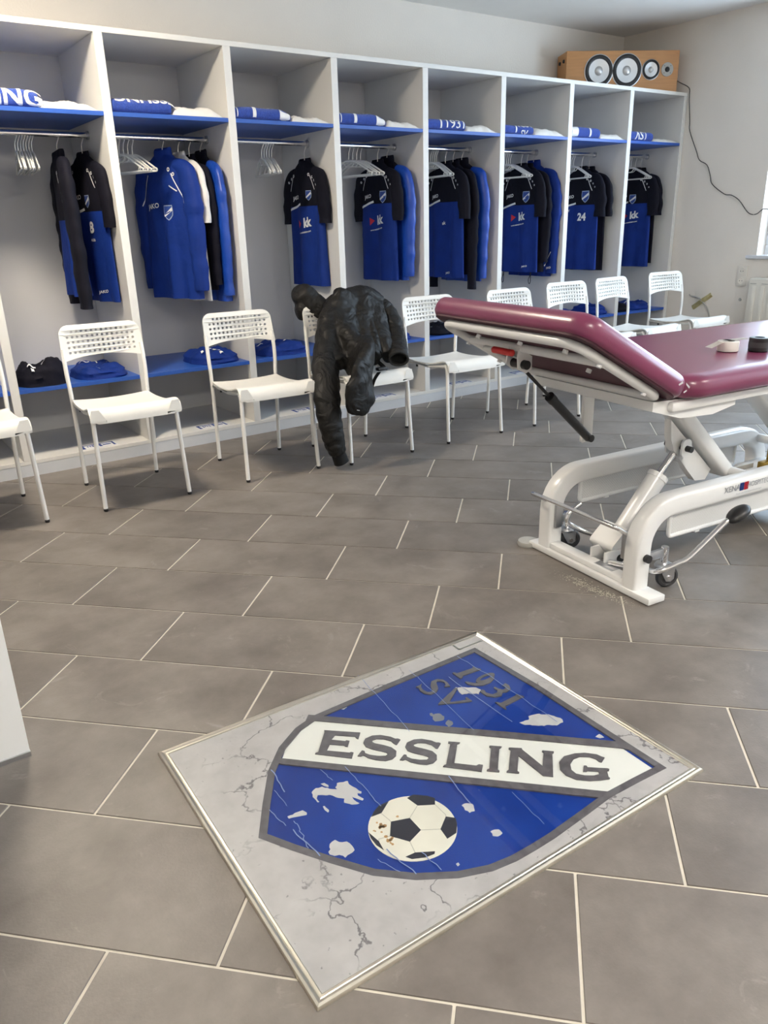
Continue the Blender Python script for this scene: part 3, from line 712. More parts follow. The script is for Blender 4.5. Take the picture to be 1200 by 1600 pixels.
    def collar(s, mat, h=.024):
        k = s.k; bm = bmesh.new(); n = 24; rows = []
        for a_, b_, z in ((.066 * k, s.th * .85, -.024), (.060 * k, s.th * .85, h - .01), (.055 * k, s.th * .78, h), (.050 * k, s.th * .66, h - .004), (.050 * k, s.th * .6, -.015)):
            rows.append([bm.verts.new((a_ * math.cos(2 * PI * i / n), b_ * math.sin(2 * PI * i / n), z + (-.016 if math.sin(2 * PI * i / n) < 0 else .004) * abs(math.sin(2 * PI * i / n)))) for i in range(n)])
        for A, B in zip(rows, rows[1:]):
            for i in range(n): bm.faces.new((A[i], A[(i + 1) % n], B[(i + 1) % n], B[i]))
        bm.faces.new(rows[-1])
        return obj('collar', bm, mat, s.root, smooth=60)
    # flat prints laid on the front of the cloth
    def lay(s, bm, x, t, mat, name, lift=.0042, sx=1.0, skew=0.0, label=None):
        for v in bm.verts:
            a, b = x + v.co.x * sx, t - v.co.y - skew * v.co.x
            v.co = Vector((a, s.front(a, b) - lift, -b))
        return obj(name, bm, mat, s.root, smooth=0, label=label)
    def text(s, txt, x, t, size, mat=None, bold=.004, skew=.12, sx=1.0, name='lettering'):
        return s.lay(fine(text_verts(txt, size, bold * .35 * size / .05), .011), x, t, mat or M['print_white'], name, sx=sx, skew=skew)
    def strip(s, x0, t0, x1, t1, w, mat=None, name='stripe', seg=6):
        bm = bmesh.new(); d = Vector((x1 - x0, t1 - t0)); nrm = Vector((-d.y, d.x)).normalized() * w / 2; prev = None
        for i in range(seg + 1):
            p = Vector((x0, t0)) + d * i / seg; q = [bm.verts.new((e.x, s.front(e.x, e.y) - .003, -e.y)) for e in (p + nrm, p, p - nrm)]
            if prev:
                for k in range(2): bm.faces.new((prev[k], prev[k + 1], q[k + 1], q[k]))
            prev = q
        return obj(name, bm, mat or M['print_white'], s.root, smooth=0)
    def dots(s, lst, r=.009, mat=None):
        for i, (x, t) in enumerate(lst):
            bm = bmesh.new(); rr = r * (1 - .12 * i); n = 12
            A = [bm.verts.new((rr * math.cos(2 * PI * k / n), rr * math.sin(2 * PI * k / n), 0)) for k in range(n)]
            B = [bm.verts.new((rr * .45 * math.cos(2 * PI * k / n), rr * .45 * math.sin(2 * PI * k / n), 0)) for k in range(n)]
            for k in range(n): bm.faces.new((A[k], A[(k + 1) % n], B[(k + 1) % n], B[k]))
            s.lay(bm, x, t, mat or M['print_white'], 'ring_badge', lift=.004)
    def crest(s, x, t, sz=.055):
        def shp(f): return [(f * a, f * b) for a, b in ((-.42, .5), (.42, .5), (.46, .1), (.40, -.2), (.2, -.42), (0, -.55), (-.2, -.42), (-.40, -.2), (-.46, .1))]
        bm = bmesh.new(); f = bm.faces.new([bm.verts.new((a * sz, b * sz, 0)) for a, b in shp(1)]); c = s.lay(bm, x, t, M['print_grey'], 'crest', lift=.003)
        def sub(poly, m, nm, lf):
            b2 = bmesh.new(); b2.faces.new([b2.verts.new((x + a * sz, s.front(x + a * sz, t - b * sz) - lf, -(t - b * sz))) for a, b in poly]); return obj(nm, b2, m, c, smooth=0)
        sub(shp(.86), M['print_blue'], 'crest_field', .004); sub([(-.40, -.16), (-.34, -.30), (.42, .12), (.40, .36)], M['print_white'], 'crest_band', .005)
    def hang(s, label): return put_hanger(h_shirt, s.root.location.x, math.degrees(s.root.rotation_euler.z) + 90, label)
def interp3(tab, x):
    return (interp([(a, b[0]) for a, b in tab], x), interp([(a, b[1]) for a, b in tab], x))

def jersey(label, x, yaw, zt, zb, seed, number=None, sponsor=False, zy=.245, th=.027, hw=.205, extra=None, long=False, group='two-tone training shirts'):
    g = Gar('training_shirt', label, 'shirt', x, yaw, zt, zb, hw, th, .66 if long else .345, group, seed)
    g.torso('yoke', M['navy_cloth'], 0, zy, label='black yoke'); g.torso('body', M['blue_cloth'], zy, g.H, label='royal blue body')
    for sx in (-1, 1): g.sleeve(sx, M['navy_cloth'])
    g.collar(M['navy_cloth'])
    g.strip(-.155, zy + .018, -.02, zy - .014, .013)
    g.strip(.095, .075, .135, .155, .005, name='piping'); g.strip(-.095, .075, -.135, .155, .005, name='piping')
    g.dots([(.085, .070), (.118, .085), (.145, .105), (.165, .13)]); g.dots([(-.085, .070), (-.118, .085), (-.145, .105)])
    g.text('JAKO', -.075, .195, .030)
    if sponsor:
        bm = bmesh.new(); bm.faces.new([bm.verts.new(q) for q in ((-.022, .024, 0), (.022, 0, 0), (-.022, -.024, 0))]); g.lay(bm, -.035, .345, M['print_red'], 'red_arrow', skew=.12)
        g.text('kk', .045, .340, .075, bold=.006); g.text('www.nettelektro.com', .012, .395, .015)
    if number: g.text(number, .055, .345, .075, bold=.006, skew=0)
    return g

# first bay
g = Gar('training_sweater', 'dark long-sleeved top seen edge-on, left of the shirt numbered 8', 'shirt', 1.151, -7, 1.545, .855, .200, .036, .73, None, 3, .085)
g.torso('yoke', M['navy_cloth'], 0, .30); g.torso('body', M['blue_cloth'], .30, g.H, label='royal blue lower body')
for sx in (-1, 1): g.sleeve(sx, M['navy_cloth'])
g.collar(M['navy_cloth'], .034); g.strip(.09, .08, .16, .22, .006, name='piping'); g.dots([(.1, .08)])
g.hang('white hanger carrying the edge-on dark top in the first locker bay')
g = jersey('black and blue shirt with a white number 8 in the first locker bay', 1.272, 9, 1.55, .815, 1, number='8', zy=.265)
g.crest(.040, .215, .06); g.text('ASB', .06, .405, .018, skew=0); g.text('JAKO', .085, .665, .020)
g.hang('white hanger carrying the shirt numbered 8 in the first locker bay')
# second bay
def jacket(label, x, yaw, zt, zb, seed, shiny=False, dark_yoke=False, hw=.215, th=.030, end=.70, name='track_jacket'):
    mb = M['blue_shiny'] if shiny else M['blue_cloth']
    g = Gar(name, label, 'jacket', x, yaw, zt, zb, hw, th, end, None, seed, .060)
    g.torso('yoke', M['navy_cloth'] if dark_yoke else mb, 0, .16); g.torso('body', mb, .16, g.H)
    for sx in (-1, 1): g.sleeve(sx, mb)
    g.collar(M['navy_cloth'] if dark_yoke else mb, .038)
    g.strip(.10, .095, .19, .25, .006, name='piping', seg=10); g.strip(-.10, .095, -.19, .25, .006, name='piping', seg=10)
    g.dots([(.085, .075), (.118, .10)], .011)
    return g
g = jacket('plain royal blue jacket hanging in front in the second locker bay', 1.700, 15, 1.565, .80, 5, hw=.225, th=.040)
g.crest(.055, .29, .075); g.text('JAKO', -.085, .255, .034); g.strip(.08, .155, .135, .185, .006); g.strip(0, .30, .0, g.H - .01, .004, M['print_blue'], 'zip', 12)
g.hang('white hanger carrying the plain royal blue jacket in the second locker bay')
g = Gar('polo_shirt', 'white short-sleeved polo shirt between the jackets of the second locker bay', 'shirt', 1.789, 8, 1.562, .785, .212, .026, .345, None, 8)
g.torso('body', M['white_cloth'], 0, g.H)
for sx in (-1, 1): g.sleeve(sx, M['white_cloth'])
g.collar(M['white_cloth']); g.hang('white hanger carrying the white polo shirt')
g = Gar('training_sweater', 'black training top squeezed between the white polo and the rear blue jacket', 'shirt', 1.851, 4, 1.55, .84, .195, .025, .66, None, 11)
g.torso('body', M['navy_cloth'], 0, g.H)
for sx in (-1, 1): g.sleeve(sx, M['navy_cloth'])
g.collar(M['navy_cloth']); g.dots([(.08, .07), (.11, .09)]); g.hang('white hanger carrying the black top behind the white polo')
g = jacket('blue jacket with a black yoke against the right side of the second locker bay', 1.918, 0, 1.56, .775, 13, shiny=True, dark_yoke=True, hw=.218, th=.030, end=.73)
g.hang('white hanger carrying the black-yoked blue jacket in the second locker bay')
# third bay
g = jersey('black and blue sponsor shirt hanging alone in the third locker bay', 2.585, 1, 1.545, .815, 17, sponsor=True, th=.032); g.crest(.075, .185, .055)
g.hang('white hanger carrying the lone sponsor shirt in the third locker bay')
# fourth bay
g = jersey('black and blue sponsor shirt in front of a shiny jacket in the fourth bay', 3.125, 2, 1.55, .815, 19, sponsor=True, th=.027, zy=.24); g.crest(.085, .20, .07)
g.hang('white hanger carrying the sponsor shirt in the fourth locker bay')
g = jacket('shiny blue jacket with a black yoke at the right in the fourth locker bay', 3.200, 1, 1.56, .815, 23, shiny=True, dark_yoke=True, hw=.222, th=.034, end=.70)
g.hang('white hanger carrying the shiny blue jacket in the fourth locker bay')
# fifth bay
g = jersey('black and blue shirt with a small white mark in the fifth locker bay', 3.690, 0, 1.55, .80, 29, zy=.235, th=.027); g.text('ak', .02, .37, .03); g.text('JAKO', .06, .70, .018)
g.hang('white hanger carrying the black and blue shirt in the fifth locker bay')
g = Gar('training_sweater', 'long black top with sleeves below its hem in the fifth locker bay', 'shirt', 3.758, 2, 1.55, .82, .205, .028, .81, None, 31)
g.torso('body', M['navy_cloth'], 0, g.H)
for sx in (-1, 1): g.sleeve(sx, M['navy_cloth'])
g.collar(M['navy_cloth'], .034); g.dots([(.085, .07), (.118, .09), (.15, .125), (.17, .165)], .010); g.strip(.09, .10, .14, .20, .005, name='piping'); g.strip(.13, .07, .19, .16, .005, name='piping')
g.hang('white hanger carrying the long black top in the fifth locker bay')
g = jacket('shiny blue jacket with a black yoke at the right in the fifth locker bay', 3.836, 2, 1.56, .77, 37, shiny=True, dark_yoke=True, hw=.218, th=.032, end=.75)
g.hang('white hanger carrying the shiny blue jacket in the fifth locker bay')
# sixth bay
g = jersey('black and blue sponsor shirt with a large crest in the sixth locker bay', 4.410, 1, 1.55, .80, 41, sponsor=True, zy=.26, th=.026); g.crest(.085, .205, .075); g.text('JAKO', .10, .69, .016)
g.hang('white hanger carrying the sponsor shirt in the sixth locker bay')
g = Gar('training_sweater', 'black training top behind the sponsor shirt of the sixth locker bay', 'shirt', 4.470, 1, 1.55, .80, .205, .026, .66, None, 43)
g.torso('body', M['navy_cloth'], 0, g.H)
for sx in (-1, 1): g.sleeve(sx, M['navy_cloth'])
g.collar(M['navy_cloth']); g.dots([(.12, .08), (.145, .105), (.165, .135), (.18, .17)], .010); g.hang('white hanger carrying the black top in the sixth locker bay')
g = jacket('blue jacket with a slanting white cuff line in the sixth locker bay', 4.536, 2, 1.56, .765, 47, dark_yoke=False, hw=.222, th=.032, end=.755)
g.strip(.165, .72, .235, .60, .006); g.text('JAKO', .215, .715, .02)
g.hang('white hanger carrying the blue jacket in the sixth locker bay')
for i, y in enumerate((4.62, 4.33)):
    x = 4.425 + .0 * i
    tag(obj('drawstring', Tube(smooth_path([(x, y, .83), (x + .004, y - .004, .78), (x - .004, y + .006, .745), (x, y + .003, .715), (x + .007, y - .003, .725), (x + .003, y - .009, .78), (x + .008, y - .01, .83)], 5), .0026, seg=6), M['black_plastic']), ('looped black drawstring hanging under the shirts at the back of the sixth bay', 'looped black drawstring hanging under the shirts at the front of the sixth bay')[i], 'cord')
# seventh bay
g = jersey('black and blue shirt with a white number 24 in the seventh locker bay', 5.065, 1, 1.54, .785, 53, number='24', zy=.255, th=.027); g.crest(.078, .195, .082); g.text('EVOLEY', -.11, .30, .022)
g.hang('white hanger carrying the shirt numbered 24 in the seventh locker bay')
g = Gar('polo_shirt', 'black short-sleeved shirt behind the shirt numbered 24', 'shirt', 5.150, 1, 1.54, .775, .200, .026, .345, None, 59)
g.torso('body', M['navy_cloth'], 0, g.H)
for sx in (-1, 1): g.sleeve(sx, M['navy_cloth'])
g.collar(M['navy_cloth']); g.dots([(.09, .07), (.12, .09), (.145, .11)]); g.hang('white hanger carrying the black shirt behind number 24')
# last bay
g = jersey('black and blue sponsor shirt in the last locker bay by the right wall', 5.715, 3, 1.54, .775, 61, zy=.25, sponsor=True, th=.026, hw=.20); g.crest(.02, .215, .07)
g.hang('white hanger carrying the sponsor shirt in the last locker bay')
g = Gar('polo_shirt', 'black short-sleeved shirt nearest the right wall in the last locker bay', 'shirt', 5.785, 1, 1.54, .80, .188, .026, .345, None, 67)
g.torso('body', M['navy_cloth'], 0, g.H)
for sx in (-1, 1): g.sleeve(sx, M['navy_cloth'])
g.collar(M['navy_cloth']); g.dots([(.085, .065), (.115, .085), (.14, .105), (.158, .13)], .010); g.strip(.08, .10, .12, .17, .005, name='piping')
g.hang('white hanger carrying the black shirt nearest the right wall')

# ================================================================== towels on the upper shelves
def towel(x0, x1, label, h=.062, dep=.25, seed=0, taper=False):
    """folded towel: long roll with a rounded front, lying along the shelf"""
    L_ = x1 - x0; t = thing('blue_towel', label, 'towel', ((x0 + x1) / 2, D0 + .012, ZS1 + .001), 0, 'folded blue towels on the upper shelves')
    def P(x, a):     # a: 0 bottom front .. 1 top back, outline of the section
        ang = -PI / 2 + a * PI
        ry = .040; 
        if a <= .6:
            an = -PI / 2 + (a / .6) * PI; y = ry - ry * math.copysign(abs(math.cos(an)) ** .75, 1); z = h / 2 + h / 2 * math.copysign(abs(math.sin(an)) ** .8, math.sin(an))
        else: y = ry + (dep - 2 * ry) * (a - .6) / .4; z = h - .006 * (a - .6) / .4
        u = (x / L_) * 2; e = 1 - .10 * abs(u) ** 10
        z = z * e * (1 + .06 * noise.noise(Vector((x * 9 + seed, a * 2, seed)))); y += .006 * noise.noise(Vector((x * 12, seed * 2.2, a)))
        if taper and u > .55: z *= 1 - .35 * ((u - .55) / .45) ** 2
        return Vector((x, y, z))
    t['_'] = 0; del t['_']
    bm = bmesh.new(); NX, NA = 26, 22; rows = []
    for i in range(NX + 1):
        x = -L_ / 2 + L_ * i / NX; row = [bm.verts.new(P(x, k / NA)) for k in range(NA + 1)]
        yb = row[-1].co.y; row += [bm.verts.new((x, yb + .006, row[-1].co.z * .5)), bm.verts.new((x, yb, 0)), bm.verts.new((x, .06, 0))]; rows.append(row)
    n = len(rows[0])
    for A, B in zip(rows, rows[1:]):
        for k in range(n): bm.faces.new((A[k], A[(k + 1) % n], B[(k + 1) % n], B[k]))
    bm.faces.new(rows[0]); bm.faces.new(list(reversed(rows[-1])))
    body = obj('towel_body', bm, M['towel'], t, smooth=60)
    def lay(bm2, mat, name, cx, ca, sy=1.0, flip=False):
        for v in bm2.verts:
            x, y = (-v.co.x, -v.co.y) if flip else (v.co.x, v.co.y)
            a = min(.98, max(.02, ca + y * sy)); v.co = P(cx + x, a) + Vector((0, -.0022 if a < .42 else 0, .0022 if a > .2 else 0))
        return obj(name, bm2, mat, t, smooth=0)
    def band(x, w, a0=.05, a1=.95):
        bm2 = bmesh.new(); prev = None
        for i in range(21):
            a = a0 + (a1 - a0) * i / 20; q = [bm2.verts.new(P(x - w / 2, a) + Vector((0, -.0015, .0015))), bm2.verts.new(P(x + w / 2, a) + Vector((0, -.0015, .0015)))]
            if prev: bm2.faces.new((prev[0], prev[1], q[1], q[0]))
            prev = q
        obj('woven_band', bm2, M['print_white'], t, smooth=0)
    def word(s_, size, cx, ca, flip=False, bold=.003, sy=6.2): lay(fine(text_verts(s_, size, bold * .5), .008), M['print_white'], 'woven_lettering', cx, ca, sy, flip)
    return t, word, band
def wcloth(x0, x1, label, h=.03, seed=0):
    L_ = x1 - x0; bm = bmesh.new(); NX, NY = 26, 16; top = []
    for i in range(NX + 1):
        row = []
        for j in range(NY + 1):
            u, v = i / NX, j / NY; e = min(1, 7 * u) ** .5 * min(1, 4.5 * (1 - u)) ** .6 * min(1, 7 * v) ** .5 * min(1, 8 * (1 - v)) ** .5
            x = x0 + L_ * u; y = D0 + .010 + .24 * v + .010 * noise.noise(Vector((u * 5, seed, 0)))
            z = h * (.8 + .35 * noise.noise(Vector((u * 3.4 + seed, v * 3, seed)))) * e + .010 * abs(noise.noise(Vector((u * 9, v * 6 + seed, 1)))) * e + .003
            row.append(bm.verts.new((x, y, ZS1 + .001 + max(.003, z))))
        top.append(row)
    bot = [[bm.verts.new((v.co.x, v.co.y, ZS1 + .001)) for v in r] for r in top]
    for i in range(NX):
        for j in range(NY):
            bm.faces.new((top[i][j], top[i + 1][j], top[i + 1][j + 1], top[i][j + 1])); bm.faces.new((bot[i][j], bot[i][j + 1], bot[i + 1][j + 1], bot[i + 1][j]))
    for i in range(NX):
        bm.faces.new((top[i][0], bot[i][0], bot[i + 1][0], top[i + 1][0])); bm.faces.new((top[i][NY], top[i + 1][NY], bot[i + 1][NY], bot[i][NY]))
    for j in range(NY):
        bm.faces.new((top[0][j], top[0][j + 1], bot[0][j + 1], bot[0][j])); bm.faces.new((top[NX][j], bot[NX][j], bot[NX][j + 1], top[NX][j + 1]))
    return tag(obj('white_towel', bm, M['white_cloth'], smooth=70), label, 'towel', 'folded white cloths on the upper shelves')
for b_ in range(8):
    a, c = bay(b_)
    lab = ['folded blue towel with big white letters NG on the first upper shelf', 'folded blue towel with upside-down white letters on the second upper shelf', 'rolled blue towel with a white tip beside a white cloth on the third upper shelf', 'rolled blue towel with a white tip on the fourth upper shelf', 'blue towel reading 1931 the right way up on the fifth upper shelf', 'blue towel with 1931 half over its top edge on the sixth upper shelf', 'blue towel with a white left end on the seventh upper shelf', 'blue towel with upside-down letters SV on the last upper shelf under the speaker'][b_]
    L_ = [.31, .295, .33, .325, .30, .27, .30, .27][b_]
    t, word, band = towel(a + .008, a + .008 + L_, lab, [.074, .064, .062, .064, .062, .056, .072, .066][b_], .25, b_ * 3.3, b_ in (2, 3))
    h0 = L_ / 2
    if b_ == 0: word('ESSLING', .115, -.035, .30, bold=.006, sy=4.8)
    if b_ == 1: word('ESSLING', .085, .02, .55, True, bold=.005, sy=5.2)
    if b_ in (2, 3): band(-h0 + .11, .020); band(-h0 + .012, .006); band(h0 - .035, .062); word('1931', .05, .03, .60)
    if b_ == 4: band(-h0 + .105, .013); word('1931', .088, .07, .34, bold=.002, sy=5.0)
    if b_ == 5: band(-h0 + .11, .012); word('1931', .075, .06, .58, True, bold=.002); word('SV', .06, .05, .14, bold=.002)
    if b_ == 6: band(-h0 + .04, .065); band(h0 - .10, .016); word('1931', .05, .0, .62)
    if b_ == 7: band(h0 - .09, .010); word('SV', .088, -.03, .34, True, bold=.003, sy=5.0)
    wcloth(a + L_ + .015, c - .022, 'folded white cloth lying to the right of the blue towel on the %s upper shelf' % BAY[b_], [.036, .044, .030, .034, .040, .046, .036, .022][b_], b_ * 1.9 + .4)

# ================================================================== clothes folded on the seat shelves
def pile(x0, x1, label, mat, h=.09, y0=D0 + .015, dep=.30, seed=0, layers=3, marks=(), cat='clothes', name='folded_clothes', mark_mat=None):
    t = thing(name, label, cat, ((x0 + x1) / 2, y0 + dep / 2, .4415)); w = (x1 - x0) / 2; d = dep / 2
    def top(u, v, l=0):
        r = (abs(u) ** 3.2 + abs(v) ** 3.2) ** (1 / 3.2); e = max(0, 1 - r ** 5) ** .5
        z = h * (.72 + .28 * (u * .5 - .2 * v) * (-1 if seed % 2 else 1)) + h * .30 * noise.noise(Vector((u * 1.8 + seed, v * 1.8, seed * .7))) + h * .13 * noise.noise(Vector((u * 5 + seed, v * 5, seed)))
        z += h * .10 * abs(noise.noise(Vector((u * 3 + v * 4, seed, 2))))
        return max(.004, z) * e
    bm = bmesh.new(); NR, NA = 16, 52; rows = []
    for i in range(NR + 1):
        rr = i / NR; rr = 1 - (1 - rr) ** 1.6; row = []
        for k in range(NA):
            a = 2 * PI * k / NA; c, s = math.cos(a), math.sin(a); q = (abs(c) ** 3.2 + abs(s) ** 3.2) ** (-1 / 3.2); wob = 1 + .07 * noise.noise(Vector((c * 2 + seed, s * 2, seed)))
            u, v = rr * c * q, rr * s * q; z = top(u, v)
            lay = .010 * math.sin(z / h * layers * 2 * PI) * (rr ** 3)
            row.append(bm.verts.new((u * w * wob + c * lay * .5, v * d * wob + s * lay, z)))
            if i == 0: break
        rows.append(row)
    for k in range(NA): bm.faces.new((rows[0][0], rows[1][k], rows[1][(k + 1) % NA]))
    for A, B in zip(rows[1:], rows[2:]):
        for k in range(NA): bm.faces.new((A[k], A[(k + 1) % NA], B[(k + 1) % NA], B[k]))
    bm.faces.new(list(reversed(rows[-1])))
    obj('cloth', bm, mat, t, smooth=80)
    for (u, v, sx, sy, nm) in marks:
        b2 = bmesh.new(); n = 8; prev = None
        for i in range(n + 1):
            uu = u + sx * (i / n - .5); q = []
            for vv in (v - sy / 2, v, v + sy / 2): q.append(b2.verts.new((uu * w, vv * d, top(uu, vv + .08 * math.sin(uu * 9)) + .0055)))
            if prev:
                for k in range(2): b2.faces.new((prev[k], prev[k + 1], q[k + 1], q[k]))
            prev = q
        obj(nm, b2, mark_mat or M['print_white'], t, smooth=0)
    return t
pile(.725, .985, 'heap of folded black clothes with white marks on the seat shelf of the first bay', M['navy_cloth'], .135, D0 + .02, .32, 2, 4, ((.1, -.45, .22, .10, 'logo_mark'), (-.45, -.72, .30, .06, 'stripe'), (-.45, -.86, .10, .08, 'badge')), name='black_clothes')
pile(1.015, 1.290, 'crumpled blue shorts with white piping on the seat shelf of the first bay', M['blue_cloth'], .078, D0 + .02, .32, 5, 3, ((-.4, .35, .4, .05, 'piping'), (.1, .5, .05, .3, 'piping'), (-.15, -.5, .16, .07, 'mark'), (.5, .2, .2, .06, 'mark')), name='folded_shorts')
pile(1.665, 1.945, 'blue shorts heaped on the seat shelf of the second bay', M['blue_cloth'], .085, D0 + .02, .32, 9, 3, ((.05, -.25, .55, .05, 'piping'), (-.62, -.55, .10, .12, 'badge'), (.1, -.8, .14, .07, 'mark')), name='folded_shorts')
pile(2.085, 2.40, 'blue shorts on the seat shelf behind the hanging end of the black jacket', M['blue_cloth'], .075, D0 + .02, .34, 12, 3, ((.35, -.3, .35, .12, 'mark'), (-.5, .4, .3, .05, 'piping')), name='folded_shorts')
pile(2.92, 3.215, 'blue clothes on the seat shelf right of the black jacket', M['blue_cloth'], .085, D0 + .02, .34, 15, 3, ((.5, -.3, .12, .1, 'mark'),), name='folded_shorts')
pile(3.36, 3.62, 'black clothes with white spots on the seat shelf by the couch headrest', M['navy_cloth'], .075, D0 + .02, .32, 18, 2, ((-.4, -.2, .2, .16, 'badge'), (-.75, -.3, .14, .2, 'badge'), (.2, .1, .2, .06, 'stripe')), name='black_clothes')
pile(4.58, 4.83, 'blue bundle on the seat shelf of the sixth bay behind the couch', M['blue_cloth'], .09, D0 + .03, .30, 21, 2, name='folded_shorts')
pile(5.03, 5.20, 'blue bundle on the seat shelf of the seventh bay behind the chairs', M['blue_cloth'], .085, D0 + .03, .30, 24, 2, name='folded_shorts')
bx0, bx1 = bay(7)
pile(bx0 + .02, bx0 + .22, 'black clothes at the left of the last seat shelf beside blue ones', M['navy_cloth'], .095, D0 + .02, .30, 27, 2, name='black_clothes')
pile(bx0 + .23, bx0 + .50, 'blue clothes with a pale stripe at the right of the last seat shelf', M['blue_cloth'], .070, D0 + .02, .30, 30, 2, ((-.6, 0, .5, .07, 'stripe'), (.6, -.3, .2, .06, 'mark')), name='folded_shorts')

# ================================================================== treatment couch (local x = length, y = -width, z up)
ct = thing('treatment_couch', 'maroon padded treatment couch on a white tilting steel base', 'couch', (1.989, 1.857, 0), math.radians(-6.134))
def ob(name, bm, mat, parent=None, **k): return obj(name, bm, mat, parent or ct, **k)
def V(t, s, z): return Vector((t, -s, z))
Y0, Y1 = -.605, .125              # cushion edges in local y
SLn, SLf = .446, .026
# base: two arched side frames joined by a flat cross bar at each end
for nm_t in (0, 1):
    if nm_t == 0:
        ob('foot_bar', Box(.0, .075, -.545, .045, .003, .026, .004), M['couch_white'])
        ob('bar_top_rail', Box(.012, .062, -.42, -.055, .026, .048, .006), M['couch_white'])
        ob('type_plate', Box(.022, .056, -.36, -.275, .048, .0488), M['steel'], smooth=0)
    else: ob('foot_bar', Box(1.15, 1.225, -.545, .075, .003, .026, .004), M['couch_white'])
ob('levelling_foot', Lathe([(0, 0), (.040, 0), (.042, .006), (.038, .017), (0, .018)], (.012, .062, 0), 'z', 24), M['pad_grey'])
ob('levelling_foot', Lathe([(0, 0), (.040, 0), (.042, .006), (.038, .017), (0, .018)], (1.212, .09, 0), 'z', 24), M['pad_grey'])
def arch(s):
    P = [V(.040, s, .024), V(.040, s, .16)]
    for k in range(1, 10): a = PI - PI / 2 * k / 9; P.append(V(.165 + .125 * math.cos(a), s, .165 + .125 * math.sin(a)))
    P += [V(.4, s, .291), V(.7, s, .291), V(1.03, s, .290)]
    for k in range(1, 10): a = PI / 2 - PI / 2 * k / 9; P.append(V(1.06 + .125 * math.cos(a), s, .165 + .125 * math.sin(a)))
    P.append(V(1.185, s, .024))
    return sweep(bmesh.new(), P, (.031, .035), seg=20, up=(0, 1, 0), n=5)
for s in (SLn, SLf):
    fr_ = ob('side_frame', arch(s), M['couch_white'], smooth=50)
    pn = ob('side_panel', sweep(bmesh.new(), [V(a, s, b) for a, b in rrect(.176, 1.04, .170, .256, .012, 3)], .0075, seg=8, closed=True), M['couch_white'])
    ob('perforated_sheet', Box(.178, 1.038, -s - .0012, -s + .0012, .172, .256), M['perf'], pn, smooth=0)
    for t in (.30, .85): ob('panel_clip', Box(t, t + .02, -s - .008, -s + .008, .160, .165), M['couch_white'], pn)
    for t, z in ((.045, .135), (.66, .292), (1.1, .285)):
        sg = 1 if s == SLn else -1; ob('bolt_cap', Lathe([(.0, -.02 * sg), (.013, -.02 * sg), (.013, -.002 * sg), (0, 0)] if False else [(0, 0), (.0135, 0), (.0135, .014), (.010, .018), (0, .0185)], (t, -s - (.031 if sg > 0 else -.049 + .0185), z) if False else (t, -s - .047 if sg > 0 else -s + .030, z), 'y', 16), M['black_plastic'], fr_)
# maker's line on the near frame: two coloured squares between words, small line below
def on_frame(bm, t0, z0, mat, name, par):
    for v in bm.verts: v.co = Vector((t0 + v.co.x, -SLn - .0316 - .0006, z0 + v.co.y))
    return ob(name, bm, mat, par, smooth=0)
nearf = [o for o in ct.children if o.name.startswith('side_frame')][0]
on_frame(text_verts('XENA', .030, .0003), .430, .297, M['steel'], 'lettering', nearf); on_frame(text_verts('HOSPITEC', .026, .0002), .565, .297, M['steel'], 'lettering', nearf)
on_frame(text_verts('Praxis- und Krankenhauseinrichtungen', .0085), .52, .274, M['steel'], 'lettering', nearf)
on_frame(Prism(rrect(-.011, .011, -.014, .014, .002, 2), 0, .0002), .479, .297, M['print_blue'], 'logo_square', nearf); on_frame(Prism(rrect(-.011, .011, -.014, .014, .002, 2), 0, .0002), .502, .297, M['print_red'], 'logo_square', nearf)
# castors on short arms
def castor(t, s, t_post, ang):
    """swivel castor under the stem at (t, s), on an arm from the post at t_post"""
    c = ob('castor', Box(min(t, t_post), max(t, t_post), -s - .006, -s + .006, .112, .142, .002), M['steel'])
    L_ = lambda nm, bm, m: ob(nm, bm, m, c)
    L_('stem', Tube([V(t, s, .088), V(t, s, .146)], .0125, seg=14), M['chrome'])
    L_('swivel_plate', Lathe([(0, .070), (.027, .070), (.030, .078), (.026, .087), (.013, .091), (0, .091)], (t, -s, 0), 'z', 20), M['steel'])
    dx, dy = math.cos(ang), math.sin(ang); wx, wy = t + .016 * dx, -s + .016 * dy
    nx, ny = -dy, dx
    fr2 = lambda u, h, w: Vector((wx + dx * u + nx * w, wy + dy * u + ny * w, h))
    for w0 in (-.0175, .0150):
        L_('fork_cheek', prism(bmesh.new(), [(-.034, .072), (.018, .074), (.017, .034), (.006, .024), (-.010, .026), (-.022, .046)], w0, w0 + .0025, lambda a, b, h: fr2(a, b, h)), M['steel'])
    bmw = bmesh.new(); prof = [(.0, -.0115), (.018, -.0115), (.020, -.009), (.026, -.009), (.028, -.0125), (.035, -.011), (.0385, -.005), (.0385, .005), (.035, .011), (.028, .0125), (.026, .009), (.020, .009), (.018, .0115), (0, .0115)]
    rings = []
    for r, w in prof:
        rings.append([bmw.verts.new(fr2(r * math.cos(2 * PI * k / 24), .0385 + r * math.sin(2 * PI * k / 24), w)) for k in range(24)] if r > 0 else [bmw.verts.new(fr2(0, .0385, w))])
    for A, B in zip(rings, rings[1:]):
        for k in range(24):
            k2 = (k + 1) % 24
            bmw.faces.new((A[0], B[k], B[k2]) if len(A) == 1 else ((A[k], A[k2], B[0]) if len(B) == 1 else (A[k], A[k2], B[k2], B[k])))
    L_('wheel', bmw, M['rubber'])
    for w in (-.021, .0175): L_('axle_cap', sweep(bmesh.new(), [fr2(0, .0385, w), fr2(0, .0385, w + .0035)], .008, seg=12), M['chrome'])
castor(.150, .462, .06, math.radians(-18)); castor(.105, .040, .06, math.radians(-28)); castor(1.06, .462, 1.15, math.radians(-20)); castor(1.06, .03, 1.15, math.radians(-30))
